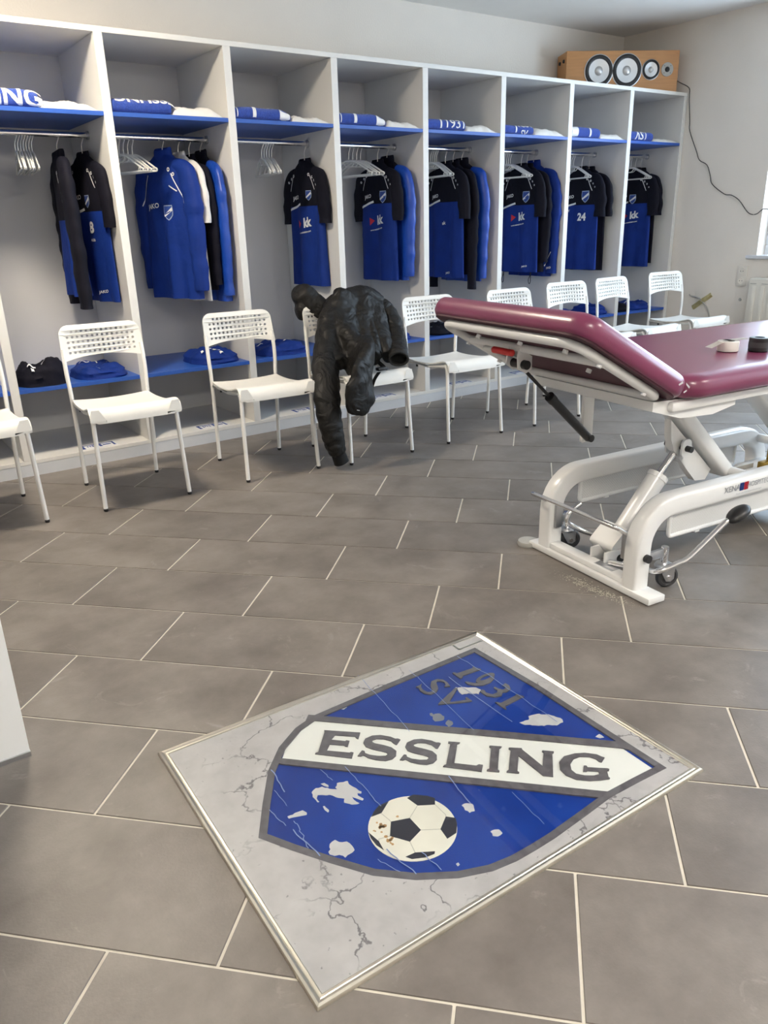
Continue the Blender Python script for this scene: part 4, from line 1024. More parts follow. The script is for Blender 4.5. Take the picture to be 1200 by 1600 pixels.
# chrome foot rail across the front, on grey brackets
ob('foot_rail', Tube(smooth_path([V(.035, .052, .195), V(-.012, -.004, .222), V(-.028, .00, .232), V(-.03, .06, .234), V(-.03, .30, .234), V(-.03, .385, .234), V(-.022, .405, .230), V(.035, .412, .192)], 4), .0075, seg=10, up=(1, 0, 0)), M['chrome'])
for s in (SLf + .037, SLn - .047): ob('rail_bracket', Box(.028, .062, -s - .004, -s + .014, .105, .195, .003), M['steel'])
# lift actuator
def rod(name, a, b, r, mat, par=None, seg=16): return ob(name, Tube([a, b], r, seg=seg, up=(0, 1, 0)), mat, par)
a0, a1, a2 = V(.150, .24, .075), V(.338, .24, .296), V(.428, .24, .392)
ac = rod('lift_cylinder', a0, a1, .036, M['couch_white'], seg=24)
rod('piston_rod', a1, a2, .0135, M['chrome'], ac)
rod('cylinder_collar', a1 - (a1 - a0).normalized() * .012, a1 + (a1 - a0).normalized() * .006, .0385, M['couch_white'], ac, 24)
ob('motor_housing', Prism(rrect(-.055, .050, -.048, .052, .016, 4), 0, .1, lambda a, b, h: V(.150 + a * .65 + b * .75, .185 + h * 1.1, .082 + b * .65 - a * .75)), M['couch_white'], ac, smooth=40)
ob('clevis', Box(.05, .15, -.235, -.225, .03, .085, .003), M['couch_white'], ac); ob('clevis', Box(.05, .15, -.30, -.29, .03, .085, .003), M['couch_white'], ac)
for s, t, z in ((.285, .118, .052), (.245, .165, .098), (.175, .12, .05)): ob('bolt_cap', Lathe([(0, 0), (.0135, 0), (.0135, .016), (.010, .02), (0, .0205)], (t, -s - .024, z), 'y', 14), M['black_plastic'], ac)
# parallelogram arms
ar = ob('lift_arm', sweep(bmesh.new(), [V(.30, .24, .615), V(.665, .24, .270)], (.050, .030), seg=20, up=(0, 1, 0), n=4), M['couch_white'], smooth=50)
ob('arm_web', Prism([(.36, .50), (.60, .28), (.575, .245), (.52, .25), (.47, .30), (.43, .36), (.39, .385), (.37, .43)], .225, .255, lambda a, b, h: V(a, h, b)), M['couch_white'], ar)
for s in (.20, .27): ob('arm_lug', Prism(rrect(.405, .452, .360, .425, .018, 4), s, s + .008, lambda a, b, h: V(a, h, b)), M['couch_white'], ar)
rod('arm_pin', V(.428, .185, .392), V(.428, .30, .392), .011, M['black_plastic'], ar)
ob('lift_arm', sweep(bmesh.new(), [V(.76, .24, .600), V(1.135, .24, .275)], (.050, .034), seg=20, up=(0, 1, 0), n=4), M['couch_white'], smooth=50)
rod('cross_tube', V(.672, .02, .266), V(.672, .45, .266), .020, M['couch_white']); rod('cross_tube', V(1.15, .02, .272), V(1.15, .45, .272), .018, M['couch_white'])
ob('spindle_bracket', Box(.94, 1.01, -.30, -.24, .21, .33, .006), M['brass']); ob('spindle_bracket', Box(.87, 1.10, -.285, -.255, .235, .265, .004), M['brass'])
ob('motor_box', Box(.93, 1.13, -.40, -.10, .06, .21, .02), M['couch_white'], smooth=40); ob('cable_clip', Box(.82, .93, -.20, -.188, .215, .235, .002), M['pad_grey'])
# pedals: chrome levers with black pads
pd = ob('pedal_lever', Tube(smooth_path([V(.06, .31, .055), V(.08, .45, .075), V(.085, .50, .088), V(.145, .520, .108), V(.19, .53, .125), V(.32, .535, .206), V(.345, .54, .222)], 4), .0095, seg=12), M['chrome'])
pb = bmesh.new(); bmesh.ops.create_uvsphere(pb, u_segments=20, v_segments=12, radius=1, matrix=Matrix.Translation(V(.385, .545, .238)) @ Matrix.Rotation(math.radians(-22), 4, 'Y') @ Matrix.Diagonal((.050, .030, .021, 1)))
ob('pedal_pad', pb, M['black_plastic'], pd)
ob('pedal_lever', Tube(smooth_path([V(.19, .155, .062), V(.13, .11, .085), V(.085, .085, .112), V(.068, .08, .135), V(.085, .08, .165), V(.13, .08, .185)], 4), .0095, seg=12), M['chrome'])
ob('bolt_cap', Lathe([(0, 0), (.0135, 0), (.0135, .02), (0, .0205)], (.175, -.165, .068), 'y', 14), M['black_plastic'])
# bed frame
bf = ob('bed_frame', Box(.0, 1.22, -.56, .02, .632, .662, .010), M['couch_white'], smooth=40)
ob('hinge_plate', Prism([(-.06, .668), (.30, .655), (.30, .615), (.20, .598), (.06, .605), (-.06, .640)], .02, .54, lambda a, b, h: V(a, h, b)), M['couch_white'], bf, smooth=30)
for s in (.08, .17, .27): ob('frame_hole', Lathe([(0, 0), (.014, 0), (.014, .004), (0, .004)], (-.04, -s, .6405), 'z', 14), M['black_plastic'], bf)
for s in (.50, .42): rod('hinge_bolt', V(.08, s, .612), V(.08, s, .600), .008, M['chrome'], bf, 10)
ob('spring_bracket', Box(.085, .132, -.115, -.100, .430, .62, .003), M['couch_white']); rod('spring_pin', V(.11, .095, .446), V(.11, .135, .446), .013, M['black_plastic'])
# cushions
prof = [(.0, .030), (.006, .012), (.018, .002), (.034, .0), (.052, .004), (.062, .013), (.068, .028), (.070, .06), (.071, .12)]
mc = ob('seat_cushion', loft_rr(bmesh.new(), .012, 1.36, Y0, Y1, .085, [(.668 + z, i) for z, i in prof], 8), M['maroon'], smooth=60)
HA = math.radians(29); ch_, sh_ = math.cos(HA), math.sin(HA)
def hx(u, w, h): return Vector((.004 - u * ch_ + h * sh_, w, .668 + u * sh_ + h * ch_))       # u along the raised part, h off its underside
hprof = [(.0, .045), (.003, .010), (.014, .002), (.032, .0), (.050, .004), (.060, .013), (.066, .028), (.068, .06)]
hc = ob('head_cushion', loft_rr(bmesh.new(), 0, .47, Y0, Y1, .065, hprof, 8, hx), M['maroon'], smooth=60)
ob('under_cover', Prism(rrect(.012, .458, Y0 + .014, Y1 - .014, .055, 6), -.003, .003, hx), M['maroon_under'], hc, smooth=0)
hf = ob('head_frame', sweep(bmesh.new(), [hx(a, b, -.014) for a, b in rrect(.045, .425, Y0 + .055, Y1 - .055, .055, 6)], (.014, .0165), seg=12, closed=True, up=hx(0, 0, 1) - hx(0, 0, 0)), M['couch_white'])
ob('frame_cross_tube', sweep(bmesh.new(), [hx(.30, Y0 + .06, -.014), hx(.30, Y1 - .06, -.014)], .014, seg=12), M['couch_white'], hf)
for a, b in ((.395, -.10), (.395, -.30), (.395, -.49), (.30, Y1 - .055), (.15, Y1 - .055), (.25, -.12), (.25, -.45), (.32, Y0 + .055), (.12, Y0 + .055)): ob('frame_rivet', sweep(bmesh.new(), [hx(a, b, -.024), hx(a, b, -.034)], .008, seg=10), M['couch_white'], hf)
# gas spring, its bracket and the red release lever
gb = ob('release_bracket', Box(0, .001, 0, .001, 0, .001), M['couch_white'], hf)
bpy.data.objects.remove(gb)
gb = ob('release_bracket', Prism([(.265, -.02), (.205, -.02), (.185, -.055), (.20, -.075), (.235, -.075), (.255, -.045)], -.335, -.330, lambda a, b, h: hx(a + .05, h + .13, b)), M['couch_white'], hf)
ob('bracket_cheek', Prism([(.265, -.02), (.215, -.02), (.20, -.055), (.21, -.075), (.245, -.070), (.255, -.045)], -.285, -.280, lambda a, b, h: hx(a + .05, h + .13, b)), M['couch_white'], hf)
ob('bracket_pin', sweep(bmesh.new(), [hx(.222 + .05, -.352 + .13, -.055), hx(.222 + .05, -.27 + .13, -.055)], .014, seg=16, up=(0, 0, 1)), M['black_plastic'], hf)
lv = ob('release_lever', sweep(bmesh.new(), [hx(.225 + .05, -.33 + .13, -.045), hx(.262 + .05, -.31 + .13, -.044), hx(.285 + .05, -.30 + .13, -.040)], .004, seg=8), M['steel'], hf)
ob('red_grip', sweep(bmesh.new(), [hx(.285 + .05, -.345 + .13, -.044), hx(.285 + .05, -.34 + .13, -.044), hx(.285 + .05, -.25 + .13, -.044), hx(.285 + .05, -.245 + .13, -.044)], [.004, .0105, .0105, .007], seg=14, up=(0, 0, 1)), M['red_plastic'], lv, label='red lever grip'); ob('grip_end', sweep(bmesh.new(), [hx(.285 + .05, -.245 + .13, -.044), hx(.285 + .05, -.205 + .13, -.044)], [.0085, .0085], seg=14, up=(0, 0, 1)), M['white_plastic'], lv)
g0 = hx(.262, -.172, -.055); g1 = V(.11, .118, .446)
gm = g0.lerp(g1, .42)
rod('gas_spring_rod', g0, gm, .0055, M['black_plastic']); gs = rod('gas_spring', gm, g1, .0150, M['black_plastic'])
rod('spring_neck', gm - (g1 - gm).normalized() * .006, gm + (g1 - gm).normalized() * .02, .017, M['black_plastic'], gs)
# small worn spot on the vinyl corner
sc_ = bmesh.new()
for q in ([(.012, .036), (.030, .041), (.034, .046), (.012, .042)], [(.05, .044), (.06, .030), (.055, .028), (.044, .040)], [(.02, .030), (.028, .020), (.024, .018), (.016, .028)]): sc_.faces.new([sc_.verts.new(hx(a + .01, Y0 - .0012, b)) for a, b in q])
ob('worn_spot', sc_, M['flake'], hc, smooth=0)

# things lying on the couch
def cw(t, s): p = Vector((1.989, 1.857, 0)) + Matrix.Rotation(math.radians(-6.134), 3, 'Z') @ V(t, s, 0); return p.x, p.y
x, y = cw(.47, .36); TZ = .7395
tr_ = thing('tape_roll', 'roll of white sports tape with a loose strip lying on the maroon couch', 'tape', (x, y, TZ), math.radians(-20))
bm = bmesh.new(); lathe(bm, [(.020, .002), (.033, .002), (.034, .004), (.034, .032), (.033, .034), (.020, .034), (.0195, .018), (.020, .002)], (0, 0, 0), 'z', 28, False); obj('roll', bm, M['white_plastic'], tr_, smooth=30)
obj('core', Lathe([(.0235, 0), (.0235, .005), (.017, .005), (.017, 0), (.0235, 0)], (0, 0, 0), 'z', 24, False), M['black_plastic'], tr_)
bm = bmesh.new(); rows = []
for i in range(15):
    u = -.075 + .145 * i / 14; z = .0365 + (-.020 * max(0, -u - .02) / .055 if u < -.02 else .10 * max(0, u - .01) ** 1.2 * .6)
    rows.append([bm.verts.new((u, -.017, z)), bm.verts.new((u, .017, z))])
for A, B in zip(rows, rows[1:]): bm.faces.new((A[0], A[1], B[1], B[0]))
bmesh.ops.solidify(bm, geom=bm.faces, thickness=.005); obj('loose_strip', bm, M['white_cloth'], tr_, smooth=30)
x, y = cw(.545, .42)
bt = thing('black_tape_roll', 'small black roll lying on the couch at the right edge of the photo', 'tape', (x, y, TZ))
obj('roll', Lathe([(.0, 0), (.030, 0), (.032, .003), (.032, .042), (.030, .045), (.016, .045), (.015, .012), (0, .012)], (0, 0, 0), 'z', 28), M['black_plastic'], bt, smooth=30)
obj('label_band', Lathe([(.0324, .014), (.0326, .014), (.0326, .031), (.0324, .031)], (0, 0, 0), 'z', 28, False), M['rubber'], bt)

# ================================================================== the club crest set in the floor (local millimetres: x across, y up the crest)
CREST = {"S":{"E":[[155,365],[215,432],[233,415],[226,413],[220,414],[187,377],[197,360],[222,385],[221,389],[227,394],[243,379],[238,375],[234,375],[210,349],[227,331],[265,371],[265,375],[270,379],[285,365],[221,303],[219,306],[220,312],[162,362]],"S":[[294,496],[305,478],[301,476],[295,475],[285,475],[269,465],[258,451],[257,441],[262,436],[270,438],[289,452],[306,462],[324,464],[337,454],[342,440],[338,424],[324,409],[307,397],[295,394],[291,392],[291,386],[286,380],[275,399],[280,403],[288,400],[300,406],[315,420],[324,434],[322,441],[315,442],[305,436],[284,421],[268,414],[253,417],[242,429],[242,449],[252,467],[272,483],[285,488],[287,493]],"S2":[[362,566],[373,548],[369,545],[363,545],[354,545],[339,537],[328,523],[327,513],[332,508],[339,510],[358,523],[374,532],[391,532],[403,523],[408,509],[404,493],[391,479],[375,468],[364,465],[360,464],[360,458],[355,452],[345,471],[349,475],[356,472],[368,477],[382,490],[391,503],[389,510],[383,512],[373,507],[353,493],[338,486],[323,490],[313,502],[313,522],[322,539],[341,554],[354,559],[356,563]],"L":[[367,585],[386,605],[388,601],[387,596],[437,547],[473,582],[473,590],[480,596],[495,579],[431,519],[429,524],[430,529],[376,584],[371,581]],"I":[[436,654],[455,675],[457,671],[457,666],[511,613],[517,613],[519,610],[500,590],[497,594],[498,599],[444,652],[439,650]],"N":[[468,686],[487,709],[491,706],[561,703],[528,739],[523,738],[521,742],[539,761],[542,757],[542,753],[600,697],[585,681],[503,684],[541,645],[546,646],[548,643],[529,623],[527,626],[526,632],[477,683],[471,682]],"G":[[622,839],[629,821],[624,818],[613,819],[600,813],[586,795],[584,778],[592,759],[608,746],[623,745],[638,756],[650,772],[654,785],[646,791],[631,773],[631,769],[627,763],[614,779],[617,784],[623,782],[651,815],[655,817],[658,812],[656,808],[672,795],[676,795],[677,792],[668,772],[656,752],[636,731],[613,723],[591,727],[573,743],[565,767],[572,794],[584,815],[604,833],[616,836]],"d1":[[145,845],[169,855],[171,850],[168,846],[165,794],[171,788],[173,779],[138,779],[137,785],[147,788],[151,840]],"d9o":[[214,865],[219,858],[222,848],[224,837],[224,825],[223,815],[220,808],[215,803],[210,803],[205,806],[200,814],[197,823],[195,835],[195,846],[196,857],[199,864],[204,869],[209,869]],"d9i":[[211,854],[213,850],[215,845],[216,838],[216,831],[215,825],[214,821],[212,818],[209,817],[207,819],[204,823],[203,828],[202,835],[202,842],[202,848],[204,852],[206,855],[208,856]],"d9t":[[211,863],[225,855],[234,833],[233,808],[221,789],[204,778],[192,779],[193,784],[210,794],[221,809],[223,824],[217,848]],"d3":[[264,848],[260,862],[275,863],[289,854],[293,837],[288,828],[298,815],[292,796],[276,783],[250,782],[247,791],[253,795],[264,791],[280,800],[281,814],[273,823],[259,822],[256,828],[270,830],[280,836],[279,845],[272,850]],"d1b":[[314,852],[336,859],[335,851],[338,791],[350,785],[346,782],[310,782],[313,787],[322,791],[319,845]],"sS":[[134,658],[134,669],[131,680],[141,669],[155,665],[171,668],[176,676],[175,683],[164,687],[152,693],[137,707],[137,727],[149,738],[166,739],[179,736],[185,734],[178,720],[173,728],[161,733],[149,728],[145,721],[150,714],[163,708],[177,700],[185,688],[185,669],[172,658],[156,656],[141,662]],"sV":[[199,739],[203,745],[208,738],[240,688],[244,691],[260,730],[251,732],[250,737],[271,738],[269,729],[236,663],[233,657],[229,662],[204,728]],"outer":[[71,915],[321,927],[542,924],[727,923],[722,834],[719,747],[727,657],[734,568],[735,515],[734,464],[726,410],[702,347],[659,278],[603,217],[528,165],[456,119],[388,80],[305,128],[212,186],[150,244],[106,311],[87,370],[77,618]],"white":[[100,362],[621,900],[710,898],[710,762],[192,231],[165,253],[132,291],[111,327]],"su":[[76,364],[603,912],[637,907],[622,898],[102,361],[93,347]],"sl":[[183,221],[191,232],[709,763],[718,777],[714,737],[209,223],[195,212]]},"W":[[[330,234],[323,248],[327,262],[343,272],[354,285],[346,285],[336,295],[344,318],[354,315],[370,319],[391,325],[396,321],[390,315],[397,312],[413,317],[416,312],[402,304],[393,299],[404,298],[419,302],[419,297],[413,286],[398,276],[388,283],[378,273],[359,263],[345,241],[353,234],[365,234],[365,230],[349,230]],[[317,264],[319,272],[331,276],[337,273],[328,267]],[[367,169],[366,183],[367,192],[379,196],[384,193],[380,181],[376,170],[374,165],[372,157],[365,157],[365,163]],[[500,179],[496,186],[484,191],[480,206],[490,210],[497,223],[514,226],[526,224],[529,206],[532,199],[519,193],[516,184],[507,178]],[[382,233],[383,237],[402,237],[404,233],[393,231]],[[408,775],[410,792],[413,801],[402,811],[403,821],[407,834],[425,858],[443,864],[460,870],[470,863],[470,842],[454,823],[445,804],[423,779]],[[555,883],[553,899],[569,898],[565,887]],[[195,744],[211,765],[218,771],[228,787],[243,791],[256,774],[237,755],[232,737],[221,737]],[[551,476],[552,489],[560,497],[565,497],[580,488],[578,476],[566,473]],[[643,476],[649,494],[661,493],[662,479],[655,472]],[[84,446],[83,457],[91,465],[102,462],[106,450],[97,443]],[[669,366],[669,372],[675,371],[676,365]]],"Wg":[[[248,618],[249,625],[257,623],[261,637],[279,641],[289,633],[288,619],[283,609],[272,610],[263,617],[256,614]],[[302,627],[297,640],[308,644],[319,635],[320,620]]],"ball":{"c":[[542,354]],"edge":[[489,278],[592,433],[468,416],[611,304],[450,358],[629,365]],"p":[[[504,326],[518,364],[559,363],[572,326],[536,302]],[[466,394],[465,411],[486,434],[501,443],[517,431],[498,399]],[[469,300],[459,313],[450,332],[451,357],[472,324]],[[558,428],[573,442],[588,434],[607,417],[609,392],[580,397]],[[599,296],[601,318],[621,352],[626,347],[623,327],[611,303]],[[502,272],[535,276],[561,271],[541,266],[519,267]]],"s":[[[518,364],[498,398]],[[504,326],[497,326],[473,323]],[[559,363],[580,397]],[[572,326],[601,318]],[[536,302],[530,279],[535,276]],[[517,431],[553,431],[558,428]]]},"scr":[[[-3,562],[144,549],[281,532]],[[59,690],[106,689],[368,662]],[[80,844],[196,851],[462,849]],[[213,195],[297,185]],[[279,171],[339,169]],[[327,132],[390,141]],[[387,162],[429,158],[471,150]],[[277,284],[326,290]],[[302,338],[391,334],[456,333]],[[464,508],[560,493]],[[574,247],[625,265]],[[564,276],[647,287]],[[611,328],[667,332]],[[585,589],[693,577]],[[410,147],[502,159]],[[147,756],[398,760]]]}
cr = thing('floor_crest', 'framed floor panel with a blue and white club crest and a football', 'floor panel', (.4156, 1.561, 0), math.radians(-90) - .0312)
MW, MH = .778, .984
def cp(p): return (p[0] / 1000, p[1] / 1000)
def cpoly(ps): return [cp(p) for p in ps]
def cl(name, polys, z0, z1, mat, parent=cr, **k):
    bm = bmesh.new()
    for p in polys:
        prism(bm, p, z0, z1)
    return obj(name, bm, mat, parent, smooth=0, **k)
FRW = .020
# aluminium frame, four mitred lengths with a raised bead
def frame_bar(p, q, inn):
    p, q, inn = Vector(p), Vector(q), Vector(inn); d = (q - p).normalized(); bm = bmesh.new(); rows = []
    prof = [(0, 0), (0, .003), (.002, .0065), (.006, .0082), (.010, .0072), (.0125, .0052), (.014, .0062), (.018, .0062), (.020, .0050), (.020, 0)]
    for e, s in ((p, 1), (q, -1)):
        rows.append([bm.verts.new((*(e + inn * w + d * s * w), z)) for w, z in prof])
    for k in range(len(prof)): k2 = (k + 1) % len(prof); bm.faces.new((rows[0][k], rows[0][k2], rows[1][k2], rows[1][k]))
    bm.faces.new(rows[0]); bm.faces.new(list(reversed(rows[1])))
    return obj('frame_bar', bm, M['alu'], cr, smooth=30)
frame_bar((0, 0), (MW, 0), (0, 1)); frame_bar((MW, 0), (MW, MH), (-1, 0)); frame_bar((MW, MH), (0, MH), (0, -1)); frame_bar((0, MH), (0, 0), (1, 0))
outer = cpoly(CREST['S']['outer'])
def inset(poly, d):
    n = len(poly); ar = sum(poly[i][0] * poly[(i + 1) % n][1] - poly[(i + 1) % n][0] * poly[i][1] for i in range(n)); sg = 1 if ar > 0 else -1; out = []
    for i in range(n):
        a, b, c = Vector(poly[i - 1]), Vector(poly[i]), Vector(poly[(i + 1) % n]); e1 = (b - a).normalized(); e2 = (c - b).normalized()
        n1 = Vector((-e1.y, e1.x)) * sg; n2 = Vector((-e2.y, e2.x)) * sg; m_ = (n1 + n2); m_ = m_ / max(.35, m_.dot(n1)); out.append(tuple(b + m_ * d))
    return out
inner = inset(outer, .017)
# cracked-concrete print around the crest (the sheet has the crest cut out of it)
sheet = [(FRW - .001, FRW - .001), (MW - FRW + .001, FRW - .001), (MW - FRW + .001, MH - FRW + .001), (FRW - .001, MH - FRW + .001)]
bm = curve_plate([sheet, list(reversed(outer))], .00115)
for v in bm.verts: v.co.z += .00315
obj('concrete_print', bm, M['stone'], cr, smooth=0)
# recessed blue field, dark border ring, band
bm = bmesh.new(); prism(bm, inset(outer, .004), .0005, .0012); obj('blue_field', bm, M['crest_blue'], cr, smooth=0)
bm = bmesh.new(); n = len(outer)
A = [[bm.verts.new((*p, z)) for p in P_] for P_, z in ((outer, .0005), (outer, .0046), (inner, .0046), (inner, .0005))]
for i in range(3):
    for k in range(n): bm.faces.new((A[i][k], A[i][(k + 1) % n], A[i + 1][(k + 1) % n], A[i + 1][k]))
obj('dark_border', bm, M['darkstone'], cr, smooth=0)
cl('white_band', [cpoly(CREST['S']['white'])], .0005, .0020, M['crest_white'])
cl('band_edge', [cpoly(CREST['S']['su'])], .0006, .0048, M['darkstone']); cl('band_edge', [cpoly(CREST['S']['sl'])], .0006, .0048, M['darkstone'])
for k_ in ('E', 'S', 'S2', 'L', 'I', 'N', 'G'): cl('letter', [cpoly(CREST['S'][k_])], .0015, .0046, M['darkstone'])
for k_ in ('d1', 'd3', 'd1b', 'sS', 'sV'): cl('numeral' if k_[0] == 'd' else 'letter', [cpoly(CREST['S'][k_])], .0010, .0046, M['darkstone'])
bm = curve_plate([cpoly(CREST['S']['d9o']), list(reversed(cpoly(CREST['S']['d9i'])))], .0018)
for v in bm.verts: v.co.z += .0028
prism(bm, cpoly(CREST['S']['d9t']), .001, .00455); obj('numeral', bm, M['darkstone'], cr, smooth=0)
# football print
bc = cp(CREST['ball']['c'][0]); br = .0915
ball = cl('football_print', [[(bc[0] + br * math.cos(2 * PI * k / 48), bc[1] + br * math.sin(2 * PI * k / 48)) for k in range(48)]], .0010, .0022, M['ball_white'])
cl('black_patch', [cpoly(p) for p in CREST['ball']['p']], .0020, .0024, M['print_black'], ball)
def line_bm(bm, pts, w, z):
    for a, b in zip(pts, pts[1:]):
        a, b = Vector(a), Vector(b); d = (b - a).normalized() * w / 2; nn = Vector((-d.y, d.x))
        prism(bm, [tuple(a - d * .5 + nn), tuple(a - d * .5 - nn), tuple(b + d * .5 - nn), tuple(b + d * .5 + nn)], z - .0002, z)
bm = bmesh.new()
for s_ in CREST['ball']['s']: line_bm(bm, cpoly(s_), .0016, .0023)
obj('seam_print', bm, M['ball_seam'], ball, smooth=0)
bm = bmesh.new(); rr = random.Random(4)
for cx, cy, n_ in ((.498, .310 + .03, 9), (.532, .290, 7), (.505, .335, 6)):
    for i in range(n_):
        x0, y0 = (bc[0] - .043 + rr.gauss(0, .010), bc[1] - .050 + rr.gauss(0, .012)) if i % 3 else (bc[0] + .006 + rr.gauss(0, .007), bc[1] - .062 + rr.gauss(0, .005)); a = rr.uniform(0, 6.28); r_ = rr.uniform(.001, .0035)
        if math.hypot(x0 - bc[0], y0 - bc[1]) < br - .006: prism(bm, [(x0 + r_ * (1 + .8 * rr.random()) * math.cos(a + 1.05 * k), y0 + r_ * (1 + .8 * rr.random()) * math.sin(a + 1.05 * k)) for k in range(6)], .0020, .00235)
obj('rust_stain', bm, M['ball_dirt'], ball, smooth=0)
# flaked-off places, scratches and cracks
def rough(poly, seed, amp=.0022):
    r_ = random.Random(seed); out = []
    for a, b in zip(poly, poly[1:] + poly[:1]):
        L_ = math.dist(a, b); k = max(1, int(L_ / .006))
        for i in range(k): t = i / k; out.append((a[0] + (b[0] - a[0]) * t + r_.uniform(-amp, amp) * (i > 0), a[1] + (b[1] - a[1]) * t + r_.uniform(-amp, amp) * (i > 0)))
    return out
for i, p in enumerate(CREST['W']): cl('flaked_patch', [rough(cpoly(p), i)], .0010, .0026 if i == 7 else .0016, M['flake'])
for i, p in enumerate(CREST['Wg']): cl('flaked_patch', [rough(cpoly(p), 50 + i)], .0010, .0016, M['flake_dark'])
bm = bmesh.new(); rr = random.Random(9)
for s_ in CREST['scr']:
    P_ = cpoly(s_); fine = []
    for a, b in zip(P_, P_[1:]):
        for i in range(6): t = i / 6; fine.append((a[0] + (b[0] - a[0]) * t + rr.uniform(-.0022, .0022), a[1] + (b[1] - a[1]) * t + rr.uniform(-.0022, .0022)))
    fine.append(P_[-1]); line_bm(bm, fine, rr.uniform(.0012, .0024), .0049)
obj('scratch', bm, M['scratch'], cr, smooth=0, kind='stuff')
obj('cover_pane', Box(FRW - .002, MW - FRW + .002, FRW - .002, MH - FRW + .002, .0051, .0057), M['pane'], cr, smooth=0)
# joint strips in the border at the top left corner of the crest
bm = bmesh.new(); line_bm(bm, [(FRW, .872), (.055, .872)], .007, .0048); line_bm(bm, [(.052, .872), (.052, MH - FRW)], .006, .0048); obj('joint_strip', bm, M['alu'], cr, smooth=0)

# ================================================================== the black padded jacket thrown over the fourth chair
jk = thing('padded_jacket', 'black hooded padded jacket draped over the back and seat of a chair', 'jacket', (2.261, 3.45, 0))
def puff(bm, pts, rad, seg=24, sub=6, bumps=(.0, 14), wr=.10, seed=0, n=2.2, up=(0, 1, 0), cap=True):
    P = smooth_path(pts, sub); N = len(P); m = len(pts) - 1
    R_ = []
    for i in range(N):
        f = i / (N - 1) * m; k = min(int(f), m - 1); t = f - k; a, b = rad[k], rad[k + 1]; R_.append((a[0] + (b[0] - a[0]) * t, a[1] + (b[1] - a[1]) * t))
    v0 = len(bm.verts); sweep(bm, P, R_, seg=seg, up=up, n=n, cap=cap); bm.verts.ensure_lookup_table()
    for i in range(N):
        q = bumps[0] * (abs(math.sin(i / (N - 1) * PI * bumps[1])) ** .5 - .65)
        for k in range(seg):
            v = bm.verts[v0 + i * seg + k]; d = v.co - P[i]
            w = wr * (noise.noise(Vector((v.co.x * 16 + seed, v.co.y * 16, v.co.z * 22))) + .5 * noise.noise(Vector((v.co.x * 45, v.co.y * 45 + seed, v.co.z * 60))))
            v.co += d * (q + w)
    return bm
def J(name, parts, mat=M['puffer'], voxel=None, label=None, parent=None):
    bm = bmesh.new()
    for a, k in parts: puff(bm, *a, **k)
    o = obj(name, bm, mat, parent or jk, smooth=80, world=True, label=label)
    if voxel:
        r = o.modifiers.new('remesh', 'REMESH'); r.mode = 'VOXEL'; r.voxel_size = voxel; r.use_smooth_shade = True
        s = o.modifiers.new('smooth', 'SMOOTH'); s.iterations = 3; s.factor = .5
        tx = bpy.data.textures.new(name, 'CLOUDS'); tx.noise_scale = .08; tx.noise_depth = 3
        d = o.modifiers.new('wrinkle', 'DISPLACE'); d.texture = tx; d.strength = .017; d.mid_level = .5; d.texture_coords = 'LOCAL'
    return o
body = J('jacket_body', [
    # shoulders lying over the top of the chair back
    (([(2.225, 3.665, .745), (2.30, 3.675, .775), (2.40, 3.685, .795), (2.50, 3.69, .790), (2.575, 3.68, .745)], [(.050, .040), (.062, .050), (.068, .055), (.066, .055), (.05, .045)]), dict(up=(0, 1, 0), seed=1)),
    # the back panel coming down in front of the chair back on to the seat
    (([(2.36, 3.66, .790), (2.315, 3.615, .715), (2.275, 3.55, .635), (2.235, 3.46, .570), (2.195, 3.36, .525)], [(.055, .115), (.060, .130), (.060, .125), (.060, .110), (.055, .090)]), dict(up=(0, 1, 0.3), seed=2)),
    (([(2.46, 3.66, .785), (2.42, 3.60, .70), (2.37, 3.53, .61), (2.33, 3.43, .540), (2.30, 3.36, .505)], [(.050, .080), (.055, .085), (.055, .080), (.05, .07), (.045, .05)]), dict(up=(0, 1, .3), seed=3)),
    # left shoulder and the right side that fill the body out to the sleeves
    (([(2.275, 3.665, .755), (2.205, 3.60, .690), (2.150, 3.53, .615), (2.105, 3.44, .545), (2.10, 3.36, .50)], [(.052, .070), (.058, .085), (.058, .085), (.055, .075), (.04, .05)]), dict(up=(0, 1, .3), seed=31)),
    (([(2.52, 3.68, .775), (2.49, 3.60, .690), (2.46, 3.51, .600), (2.43, 3.42, .530), (2.41, 3.37, .50)], [(.050, .065), (.052, .075), (.05, .070), (.045, .06), (.03, .04)]), dict(up=(0, 1, .3), seed=32)),
    # lower body folding over the front of the seat and hanging down
    (([(2.215, 3.42, .565), (2.185, 3.30, .525), (2.130, 3.195, .475), (2.083, 3.145, .415), (2.055, 3.135, .350), (2.035, 3.135, .285)], [(.05, .085), (.055, .115), (.045, .125), (.038, .115), (.032, .095), (.018, .055)]), dict(up=(0, 1, .5), seed=4)),
    # behind the chair back
    (([(2.36, 3.72, .78), (2.36, 3.745, .70), (2.35, 3.75, .60)], [(.035, .12), (.03, .13), (.02, .12)]), dict(up=(0, 1, 0), seed=5)),
], voxel=.009)
J('hood', [(([(2.225, 3.70, .735), (2.185, 3.735, .760), (2.150, 3.755, .795), (2.118, 3.765, .835), (2.10, 3.765, .855)], [(.055, .062), (.062, .072), (.066, .076), (.062, .068), (.03, .035)]), dict(seed=7, up=(.8, 0, .6))),
           (([(2.16, 3.74, .80), (2.12, 3.75, .74), (2.125, 3.745, .695)], [(.05, .05), (.05, .05), (.022, .025)]), dict(seed=8, up=(0, 1, 0)))], voxel=.008)
